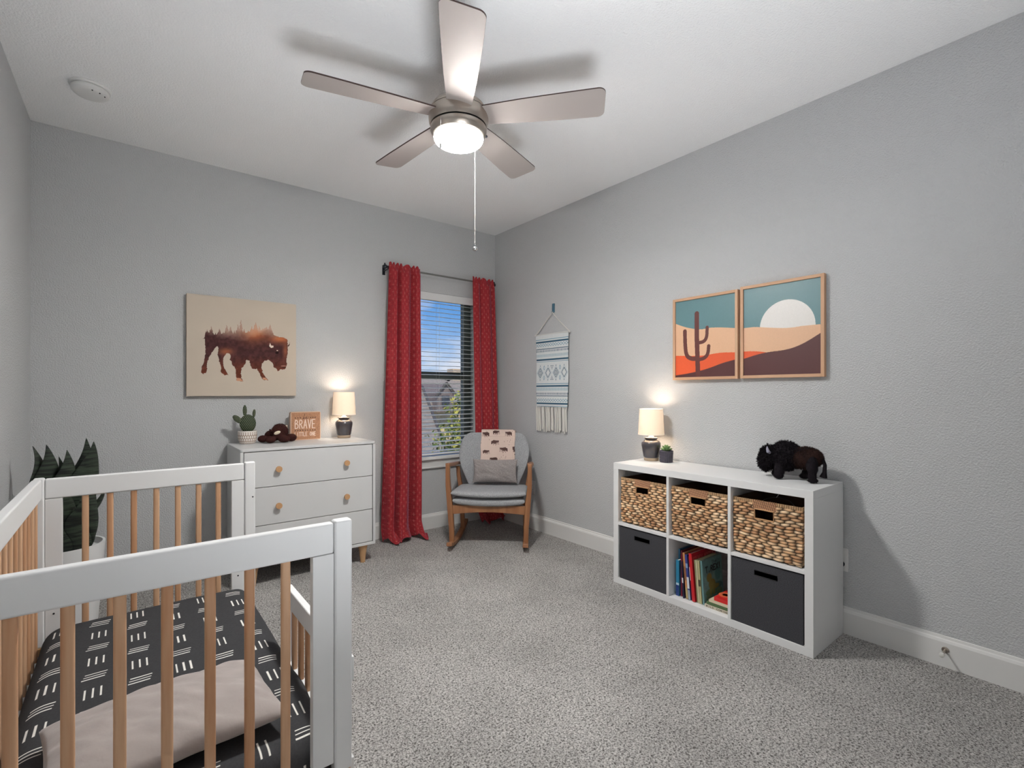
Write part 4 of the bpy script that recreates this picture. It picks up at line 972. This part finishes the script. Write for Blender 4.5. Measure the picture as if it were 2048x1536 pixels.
for ring, (n, tilt, ln, z) in enumerate(((5, 18, .034, .080), (8, 42, .040, .076), (10, 66, .042, .072))):
    for i in range(n):
        a = 2*PI*i/n+ring*.4; M = Matrix.Translation((0, 0, z)) @ Matrix.Rotation(a, 4, 'Z') @ Matrix.Rotation(math.radians(tilt), 4, 'Y')
        obj('leaf', [xf(tube([(0, 0, -.004), (0, 0, ln*.4), (0, 0, ln*.75), (0, 0, ln)], [.004, .0075, .006, .0006], 8, .5), M)], sgn, su, smooth=True)

# ---- outlets, door stop
def outlet(label, y, plug):
    t_ = thing('wall_outlet', label, 'outlet', (0, y, .366))
    obj('cover_plate', [bx(-.005, -.0005, -.036, .036, -.058, .058)], MT['trim'], t_, bevel=.0025)
    for z in (-.02, .02):
        s = obj('socket', [prism([(p[0], p[1]+z) for p in rrect(.030, .027, .008)], 'x', -.0062, -.005)], MT['white'], t_)
        obj('slots', [bx(-.0066, -.0061, -.008, -.006, z-.002, z+.006), bx(-.0066, -.0061, .006, .008, z-.002, z+.006), bx(-.0066, -.0061, -.002, .002, z-.009, z-.006)], MT['dark'], s)
    if plug:
        o = obj('plug', [xf(lathe([(0, 0), (.014, 0), (.015, .004), (.013, .0075), (0, .008)], 18), Matrix.Rotation(-PI/2, 4, 'Y')), tube([(-.0055, 0, -.010), (-.0055, .006, -.05), (-.0055, .02, -.12)], .002, 6)], MT['black'], smooth=True)
        o.location = (-.0067, y-.008, .366-.02); tag(o, 'black plug in the outlet just right of the cube shelf', 'plug')
outlet('white wall outlet beside the right end of the cube shelf', -2.937, True)
outlet('white wall outlet low on the wall behind the rocking chair', -.563, False)
ds = thing('door_stop', 'small metal door stop on the right baseboard', 'door stop', (-.014, -3.343, .078))
obj('base', [xf(lathe([(0, 0), (.013, 0), (.013, .004), (.009, .006)], 20), Matrix.Rotation(-PI/2, 4, 'Y'))], MT['metal'], ds, smooth=True)
obj('post', [tube([(-.004, 0, 0), (-.062, 0, 0)], .0048, 12)], MT['metal'], ds, smooth=True)
obj('tip', [tube([(-.060, 0, 0), (-.062, 0, 0), (-.074, 0, 0), (-.076, 0, 0)], [.007, .009, .009, .006], 14)], mat('rubber_white', (220, 218, 212), .6), ds, smooth=True)

# ================================================================== ROCKING CHAIR  (local x = sitter's width, local y = towards the corner)
ca_ = math.radians(-42)
rc = thing('rocking_chair', 'wooden rocking chair with a light grey tweed wingback, in the corner', 'rocking chair', (-.628, -.769, 0), ca_)
W2 = MT['chairwood']
tweed = mat('grey_tweed', (178, 180, 183), .95, spec=.15, bump=(420, .6, .002), var=(260, .9, (130, 130, 132)))
def leg_path(pts, s, w_, d_):
    P = []; prof = []
    for (x, y, z, a, b_) in pts: P.append((s*x, y, z)); prof.append(rect(a, b_))
    return sweep(P, prof, (1, 0, 0))
for s in (-1, 1):
    fl = obj('front_leg', [leg_path([(.288, .0, .045, .036, .040), (.290, .0, .15, .038, .044), (.298, .0, .27, .040, .050), (.304, -.002, .36, .042, .050), (.316, -.004, .48, .036, .044), (.318, -.008, .58, .032, .040), (.317, -.012, .642, .032, .038)], s, 0, 0)], W2, rc, bevel=.006, seg=3)
    obj('rear_leg', [leg_path([(.268, .40, .040, .034, .040), (.270, .39, .2, .034, .046), (.275, .385, .35, .034, .046), (.300, .385, .5, .032, .038), (.308, .39, .575, .030, .034)], s, 0, 0)], W2, rc, bevel=.005, seg=3)
    P = [(s*.317, -.03+.53*t, .648-.060*t-.018*math.sin(t*PI)*0) for t in np.linspace(0, 1, 9)]
    obj('armrest', [sweep(P, [rect(.034+.018*math.sin(PI*min(1, t*1.1)), .026) for t in np.linspace(0, 1, 9)], (1, 0, 0))], W2, rc, bevel=.007, seg=3)
    P = []
    for t in np.linspace(0, 1, 15):
        y = -.115+.675*t; P.append((s*(.288-.02*t), y, .018+.42*(y-.20)**2+.0))
    obj('rocker', [sweep(P, rect(.044, .030), (1, 0, 0))], W2, rc, bevel=.006, seg=3)
    obj('side_rail', [leg_path([(.290, .02, .288, .02, .05), (.280, .38, .268, .02, .045)], s, 0, 0)], W2, rc, bevel=.003)
def arch(w_, zt, zb, rise, y0, y1):
    n = 16; top = [(-w_/2+w_*i/n, zt) for i in range(n+1)]; bot = [(w_/2-w_*i/n, zb+rise*math.sin(PI*i/n)) for i in range(n+1)]
    return prism(top+bot, 'y', y0, y1)
obj('front_rail', arch(.57, .332, .262, .018, -.010, .014), W2, rc, bevel=.003)
obj('rear_rail', arch(.54, .300, .25, .0, .376, .396), W2, rc, bevel=.003)
def cushion(name, w_, d_, z0, z1, y0, mm, crown=.015, sag=.02, tilt=-.03):
    """closed puffy slab"""
    V = []; F = []; nu, nv = 36, 28
    def P(u, v, k):
        x = (u-.5)*w_; y = y0+v*d_
        eu = 1-abs(2*u-1)**7; ev = 1-abs(2*v-1)**7; e_ = (max(eu, 0)*max(ev, 0))**.32
        zc = (z0+z1)/2+tilt*v*1.0 - sag*(1-abs(2*u-1)**2)*(1-v)*1.0+sag*.5
        return (x*(1-.0*v), y+.012*math.sin(PI*u)*-(1-v), zc+k*((z1-z0)/2*e_+crown*max(0, math.sin(PI*u)*math.sin(PI*v))*(k > 0)))
    for k in (1, -1):
        for j in range(nv+1):
            for i in range(nu+1): V.append(P((1-math.cos(PI*i/nu))/2, (1-math.cos(PI*j/nv))/2, k))
    o_ = (nu+1)*(nv+1)
    for j in range(nv):
        for i in range(nu):
            a = j*(nu+1)+i; F.append((a, a+1, a+nu+2, a+nu+1)); F.append((o_+a, o_+a+nu+1, o_+a+nu+2, o_+a+1))
    return obj(name, (V, F), mm, rc, smooth=True, angle=80)
cushion('seat_base', .560, .46, .328, .396, -.028, tweed, .002, .014, -.02)
cushion('seat_cushion', .580, .47, .398, .450, -.045, tweed, .004, .014, -.03)
# backrest: curved shell, wings forward
BH = [(0, .19), (.1, .205), (.25, .235), (.4, .268), (.55, .292), (.68, .302), (.80, .296), (.90, .278), (.96, .258), (1, .215)]
bh = smooth_pts(BH, 2)
def back_pos(side):
    def f(U, V):
        hw = np.interp(V, [p[0] for p in bh], [p[1] for p in bh]); s = 2*U-1
        z = .36+.495*V-.012*np.abs(s)**3*(V > .8)*0; y = .405+.115*V-.095*np.abs(s)**2.2*(.35+.65*np.sin(np.clip(V*1.15, 0, 1)*PI))
        th = .030*np.sqrt(np.clip(1-np.abs(s)**5, 0, 1))*np.clip(1-np.abs(2*V-1)**9, 0, 1)**.5
        return s*hw, y-side*th, z
    return f
bfm = grid('backrest', 60, 60, back_pos(1), None, tweed, rc)
bfb = grid('backrest_shell', 60, 60, back_pos(-.8), None, tweed, rc)
# pillow
def pillow(name, w_, h_, d_, m_, label, cat, M, sharp=.5, nu=70, nv=56, wr=.003, seed=1, pinch=.06, low=1.):
    V = []; F = []; n0 = (nu+1)*(nv+1)
    for k in (1, -1):
        for j in range(nv+1):
            for i in range(nu+1):
                u = 2*i/nu-1; v = 2*j/nv-1
                e_ = max(0, (1-u**2)*(1-v**2))**sharp
                px = u*w_/2*(1-pinch*(1-v*v)*0-pinch*(1-v**2)*u*u); py = v*h_/2*(1-pinch*(1-u**2)*v*v)
                if k < 0: e_ = e_*low
                nz_ = noise.noise(Vector((u*2.2+seed, v*2.2, k*3)))*wr*3+noise.noise(Vector((u*6+v*4+seed, v*3, k*2)))*wr
                V.append((px, py, k*(d_/2*e_)+nz_*min(1, e_*2)))
    for j in range(nv):
        for i in range(nu):
            a = j*(nu+1)+i; F.append((a, a+1, a+nu+2, a+nu+1)); F.append((n0+a, n0+a+nu+1, n0+a+nu+2, n0+a+1))
    o = obj(name, (V, F), m_, smooth=True, angle=80); o.matrix_world = M; tag(o, label, cat); return o
RC = Matrix.Translation((-.628, -.769, 0)) @ Matrix.Rotation(ca_, 4, 'Z')
pillow('throw_pillow', .375, .195, .08, mat('pillow_tweed', (166, 158, 156), .95, spec=.15, bump=(380, .6, .002), var=(240, .9, (124, 118, 118))), 'small grey tweed lumbar pillow on the rocking chair', 'pillow',
       RC @ Matrix.Translation((.020, .292, .552)) @ Matrix.Rotation(math.radians(78), 4, 'X'))
# blanket folded over the backrest
def blanket_col(U, V):
    W_, H_ = .30, .60; X = U*W_; Y = V*H_
    C = np.empty(U.shape+(3,)); C[:] = (226, 204, 192); q = ((np.abs((X/.008) % 1-.5) > .40) | (np.abs((Y/.008) % 1-.5) > .40)); C[q] = (206, 184, 172)
    spots = [(.04, .30, .035, 1), (.14, .315, .034, -1), (.255, .305, .034, 1), (.135, .235, .040, -1), (.215, .175, .040, 1), (.05, .155, .034, -1), (.12, .09, .040, 1), (.24, .07, .035, -1), (.06, .40, .038, 1), (.2, .42, .038, -1), (.12, .50, .038, 1)]
    bp_ = np.array(BISON, float); bp_ = (bp_-[860, 880])/1040.
    for cx, cy, s, fl in spots: fill(C, inpoly(fl*(X-cx)/(s*1.9), -(Y-cy)/(s*1.9), bp_), (92, 70, 66))
    rg = np.random.RandomState(4)
    for i in range(34):
        cx, cy = rg.rand()*W_, rg.rand()*H_; fill(C, np.abs(X-cx)/.0025+np.abs(Y-cy)/.005 < 1, (120, 90, 84))
    return C
def drape(off, x0, x1, dz, top=.0):
    def f(U, V):
        X = x0+(x1-x0)*U; L_ = .60; s = (V-.5)*L_ if 0 else V*L_
        # V=0 front lower end, goes up the front, over the top, down the back
        fl = .285+dz; r = .045
        z_top = .865+top
        up = np.clip(s, 0, fl); arc = np.clip(s-fl, 0, PI*r); dn = np.clip(s-fl-PI*r, 0, 9)
        zf = z_top-r-(fl-up); vv = np.clip((zf-.36)/.495, 0, 1)
        yb = .405+.115*1.0
        hwv = np.interp(vv, [p[0] for p in bh], [p[1] for p in bh]); sx = np.clip(np.abs(X)/hwv, 0, 1)
        yf = .405+.115*vv-.095*sx**2.2*(.35+.65*np.sin(np.clip(vv*1.15, 0, 1)*PI))-.032-off
        ang = arc/r
        yt = .405+.115-.095*np.clip(np.abs(X)/.215, 0, 1)**2.2*.35*.5-.032-off
        Y = np.where(s < fl, yf, yt+(r+off)*(1-np.cos(ang)))
        Z = np.where(s < fl, zf, z_top-r+(r+off)*np.sin(ang))
        Y = np.where(dn > 0, yt+2*(r+off)+.0*dn, Y); Z = np.where(dn > 0, z_top-r-dn, Z)
        return X+.003*np.sin(Z*40), Y+.002*np.sin(X*60+Z*10), Z
    return f
blm = mat('muslin', rough=.95, attr='Col', spec=.1, bump=(250, .3, .001))
bk = thing('baby_blanket', 'cream blanket printed with small bison, folded over the rocking chair back', 'blanket', (-.628, -.769, 0), ca_)
o = grid('top_layer', 300, 560, drape(.011, -.118, .160, 0), blanket_col, blm, bk); solid(o, .004, 1)
o = grid('under_layer', 60, 300, drape(.005, -.105, .178, -.01), lambda U, V: blanket_col(U*.4+.3, V), blm, bk); solid(o, .004, 1)

# ================================================================== SNAKE PLANT
sn_ = thing('snake_plant', 'tall dark snake plant in a white planter, in the left corner behind the crib', 'potted plant', (-3.068, -.64, 0))
obj('planter', [lathe([(0, 0), (.115, 0), (.125, .01), (.158, .455), (.158, .47), (.148, .47), (.143, .44), (0, .43)], 48)], MT['white'], sn_, smooth=True)
def leaf_mat():
    m = bpy.data.materials.new('snake_leaf'); m.use_nodes = True; t = m.node_tree; b = t.nodes['Principled BSDF']
    tc = N(t, 'ShaderNodeTexCoord'); mp = N(t, 'ShaderNodeMapping'); mp.inputs['Scale'].default_value = (6, 6, 55); L(t, tc.outputs['Object'], mp.inputs[0])
    n = N(t, 'ShaderNodeTexNoise'); n.inputs['Scale'].default_value = 1.3; n.inputs['Detail'].default_value = 3; n.inputs['Distortion'].default_value = 1.2; L(t, mp.outputs[0], n.inputs['Vector'])
    r = N(t, 'ShaderNodeValToRGB'); L(t, n.outputs[0], r.inputs[0]); c = r.color_ramp
    c.elements[0].position = .42; c.elements[0].color = rgba((20, 26, 22)); c.elements[1].position = .62; c.elements[1].color = rgba((58, 70, 56))
    L(t, r.outputs[0], b.inputs['Base Color']); b.inputs['Roughness'].default_value = .42; return m
lm = leaf_mat()
def leaf(bx_, by_, h, wd, lx, ly, tw, ph):
    def pos(U, V):
        w_ = wd*(.5+.6*np.sin(np.clip(V*.9+.1, 0, 1)*PI)**.8)*np.clip((1-V)/.30, 0, 1)**.75*.5
        s = 2*U-1; a = ph+tw*V; cup = .22*w_*(s*s)
        X = bx_+lx*V**1.6+s*w_*np.cos(a)-cup*np.sin(a); Y = by_+ly*V**1.6+s*w_*np.sin(a)+cup*np.cos(a)
        X = X+.012*np.sin(V*9+ph); return X, Y, .43+h*V
    o = grid('leaf', 13, 60, pos, None, lm, sn_); solid(o, .004, 0)
for a in ((-.045, .0, .525, .075, -.062, -.01, .5, .2), (-.035, -.02, .53, .10, -.028, 0, .4, -.1), (-.012, .03, .465, .065, -.006, 0, -.6, .3), (.0, -.03, .50, .10, .012, 0, .3, .1),
          (.04, .02, .55, .09, .044, 0, -.5, .4), (.06, -.03, .535, .105, .046, 0, .5, -.3), (.02, -.07, .31, .09, -.01, -.02, .6, 0), (-.05, -.07, .34, .09, -.03, -.02, -.5, .3), (.08, .03, .30, .05, .07, 0, .8, .2), (.06, -.08, .27, .07, .0, -.02, .4, -.2)): leaf(*a)

# ================================================================== CRIB
crib = thing('crib', 'white crib with natural pine slats, open at its front side', 'crib', (-2.725, -1.85, 0))
kx, ky = 2.725, 1.85
def kb(a, b, c, d, e_, g): return bx(a+kx, b+kx, c+ky, d+ky, e_, g)
CT = .866; RB = .786
XR = -2.335; XL = -3.115
def post(x0, x1, y0, y1, name='post', bolts=()):
    p = obj(name, [kb(x0, x1, y0, y1, .205, CT+.004)], MT['crib'], crib, bevel=.007, seg=3)
    cx, cy = (x0+x1)/2+kx, (y0+y1)/2+ky
    obj('foot', [lathe([(.015, 0), (.017, .004), (.023, .205)], 18, (cx, cy, 0))], MT['beech'], p, smooth=True)
    for bx_, by_, bz_, ax in bolts:
        M = Matrix.Translation((bx_+kx, by_+ky, bz_)) @ (Matrix.Rotation(PI/2, 4, 'X') if ax == 'y' else Matrix.Rotation(PI/2 if ax == 'x' else -PI/2, 4, 'Y'))
        obj('bolt', [xf(lathe([(0, 0), (.0035, 0), (.0035, .0012), (0, .0012)], 12), M)], MT['black'], p)
    return p
def end_panel(yo, yi, dx, near, sc_=-2.725, sp_=.0785):
    """yo..yi: front face (towards camera) and back face"""
    xr, xl = XR+dx, XL+dx
    yf, yb = yo, yi
    post(xr-.047, xr, yf-.004, yb+.004, bolts=[(xr-.012, yf-.004, z, 'y') for z in (.70, .30)] if not near else [])
    post(xl, xl+.034, yf-.004, yb+.004, bolts=[(xl+.0342, (yf+yb)/2, z, 'x') for z in (.70, .36)])
    a, b_ = xl+.034, xr-.047
    obj('top_rail', [kb(a+.0005, b_-.0005, yf, yb, RB, CT)], MT['crib'], crib, bevel=.006, seg=3)
    for p, q in ((a+.0005, a+.052), (b_-.054, b_-.0005)): 
        st = obj('stile', [kb(p, q, yf+.001, yb-.001, .235, RB-.0006)], MT['crib'], crib, bevel=.002)
        if not near: obj('bolt', [xf(lathe([(0, 0), (.0035, 0), (.0035, .0012), (0, .0012)], 12), Matrix.Translation(((p+q)/2+kx, yf+.001+ky, .33)) @ Matrix.Rotation(PI/2, 4, 'X'))], MT['black'], st)
    obj('bottom_rail', [kb(a+.052, b_-.054, yf, yb, .165, .235)], MT['crib'], crib, bevel=.003)
    sl = None
    for i in range(7):
        x = sc_+sp_*(i-3)
        if sl is None:
            sl = obj('slat', [sweep([(0, 0, .2355), (0, 0, RB-.0003)], rrect(.022, .016, .006, 3), (1, 0, 0))], MT['pine'], crib, smooth=True)
            o = sl
        else: o = sl.copy(); COL.objects.link(o); o.parent = crib
        o.location = (x+kx, (yf+yb)/2+ky, 0)
end_panel(-1.192, -1.165, 0.0, False)
end_panel(-2.545, -2.518, -.022, True, -2.7615, .0805)
# long back panel beside the wall
ya, yb_ = -2.514, -1.196
obj('top_rail', [kb(XL-.004, XL+.026, ya, yb_, RB, CT)], MT['crib'], crib, bevel=.006, seg=3)
obj('bottom_rail', [kb(XL-.004, XL+.026, ya, yb_, .105, .175)], MT['crib'], crib, bevel=.003)
sl = None; n = 15
for i in range(n):
    y = yb_-.045-(yb_-ya-.09)*i/(n-1)
    if sl is None:
        sl = obj('slat', [sweep([(0, 0, .1755), (0, 0, RB-.0003)], rrect(.016, .024, .006, 3), (1, 0, 0))], MT['pine'], crib, smooth=True); o = sl
    else: o = sl.copy(); COL.objects.link(o); o.parent = crib
    o.location = (XL+.011+kx, y+ky, 0)
# low toddler guard rail on the room side, near end only
xg = -2.350
g0, g1 = -2.513, -1.868
gr = obj('guard_rail', [kb(xg-.012, xg+.012, g0, g1, .415, .482), kb(xg-.012, xg+.012, g1-.030, g1, .16, .415), kb(xg-.012, xg+.012, g0, g1-.030, .16, .205)], MT['crib'], crib, bevel=.004)
sl = None
for i in range(7):
    y = g1-.085-.083*i
    if sl is None: sl = obj('guard_slat', [sweep([(0, 0, .2055), (0, 0, .4147)], rrect(.016, .026, .005, 3), (1, 0, 0))], MT['pine'], gr, smooth=True); o = sl
    else: o = sl.copy(); COL.objects.link(o); o.parent = gr
    o.location = (xg+kx, y+ky, 0)
obj('mattress_support', [kb(XL+.035, XR-.03, ya+.005, yb_-.004, .135, .158)], MT['crib'], crib)
for z0_ in (.135,):
    obj('front_rail', [kb(XR-.029, XR-.006, g1+.002, -1.2, .11, .158)], MT['crib'], crib, bevel=.003)

# ---- mattress with printed sheet
mtx0, mtx1, mty0, mty1 = -3.087, -2.366, -2.508, -1.202
MZ = .292
mattress = thing('crib_mattress', 'crib mattress in a charcoal sheet printed with white dashes', 'mattress', ((mtx0+mtx1)/2, (mty0+mty1)/2, .1585))
mw, ml = mtx1-mtx0, mty1-mty0
obj('core', [bx(-mw/2+.012, mw/2-.012, -ml/2+.012, ml/2-.012, 0, .10)], MT['white'], mattress, bevel=.02)
def bend(s, half, r):
    """arc-length s from centre -> (pos, drop)"""
    a = half-r; q = np.abs(s)-a; th = np.clip(q/r, 0, PI/2)
    pos = np.where(q <= 0, np.abs(s), np.where(q < r*PI/2, a+r*np.sin(th), half)); drop = np.where(q <= 0, 0, np.where(q < r*PI/2, r*(1-np.cos(th)), r+q-r*PI/2))
    return np.sign(s)*pos, drop
SW, SL = mw/2+.10, ml/2+.09
def sheet_pos(U, V):
    S = (2*U-1)*SW; T = (2*V-1)*SL
    px, dx = bend(S, mw/2, .075); py, dy = bend(T, ml/2, .055)
    d = np.sqrt(dx**2+dy**2+.0)
    cr2 = 1-.02*np.minimum(dx, dy)/.05
    Z = (MZ-.1585)-d
    wr = .006*(vnoise(S+1, T*.6+1, 7, 3, 3)-.5)*1.0
    side = np.clip((S-SW*.55)/(SW*.4), 0, 1)*np.clip((-T+.1)/.5, 0, 1)
    fold = .014*np.sin((T*1.0+S*.9)*30)*side
    Z = Z+wr+fold*.9-.015*np.clip((np.abs(S)/SW)**4, 0, 1)
    return px*cr2, py*cr2, np.maximum(Z, .004)
def sheet_col(U, V):
    S = (2*U-1)*SW+(mtx0+mtx1)/2; T = (2*V-1)*SL+(mty0+mty1)/2
    C = np.empty(U.shape+(3,)); C[:] = (62, 62, 64); C *= (.93+.14*vnoise(S, T, 300, 6, 2)[..., None])
    i = np.round((S+2.91)/.1155); x = S+2.91-i*.1155; ph = .115*(np.mod(i, 2)); t1 = np.mod(T+1.417-ph+.115, .23)-.115; t2 = np.mod(T+1.417-ph, .23)-.115
    bars = np.zeros(S.shape, bool)
    for k in (-1, 0, 1):
        bars |= (np.abs(x-k*.0195) < .0024) & (np.abs(t1) < .030)
        bars |= (np.abs(t2-k*.0165) < .0024) & (np.abs(x-.003*k) < .0285)
    C[bars] = (232, 230, 224); return C
grid('fitted_sheet', 620, 1050, sheet_pos, sheet_col, mat('sheet_cotton', rough=.9, attr='Col', spec=.15), mattress)
vel = mat('greige_velvet', (162, 152, 148), .8, spec=.2, bump=(30, .3, .006, 4)); vel.node_tree.nodes['Principled BSDF'].inputs['Sheen Weight'].default_value = .4
pillow('crib_pillow', .50, .36, .135, vel, 'soft greige rectangular pillow lying at the near end of the crib mattress', 'pillow',
       Matrix.Translation((-2.745, -2.265, MZ+.046)) @ Matrix.Rotation(math.radians(4), 4, 'Z'), .42, 90, 70, .004, 5, .05, .45)
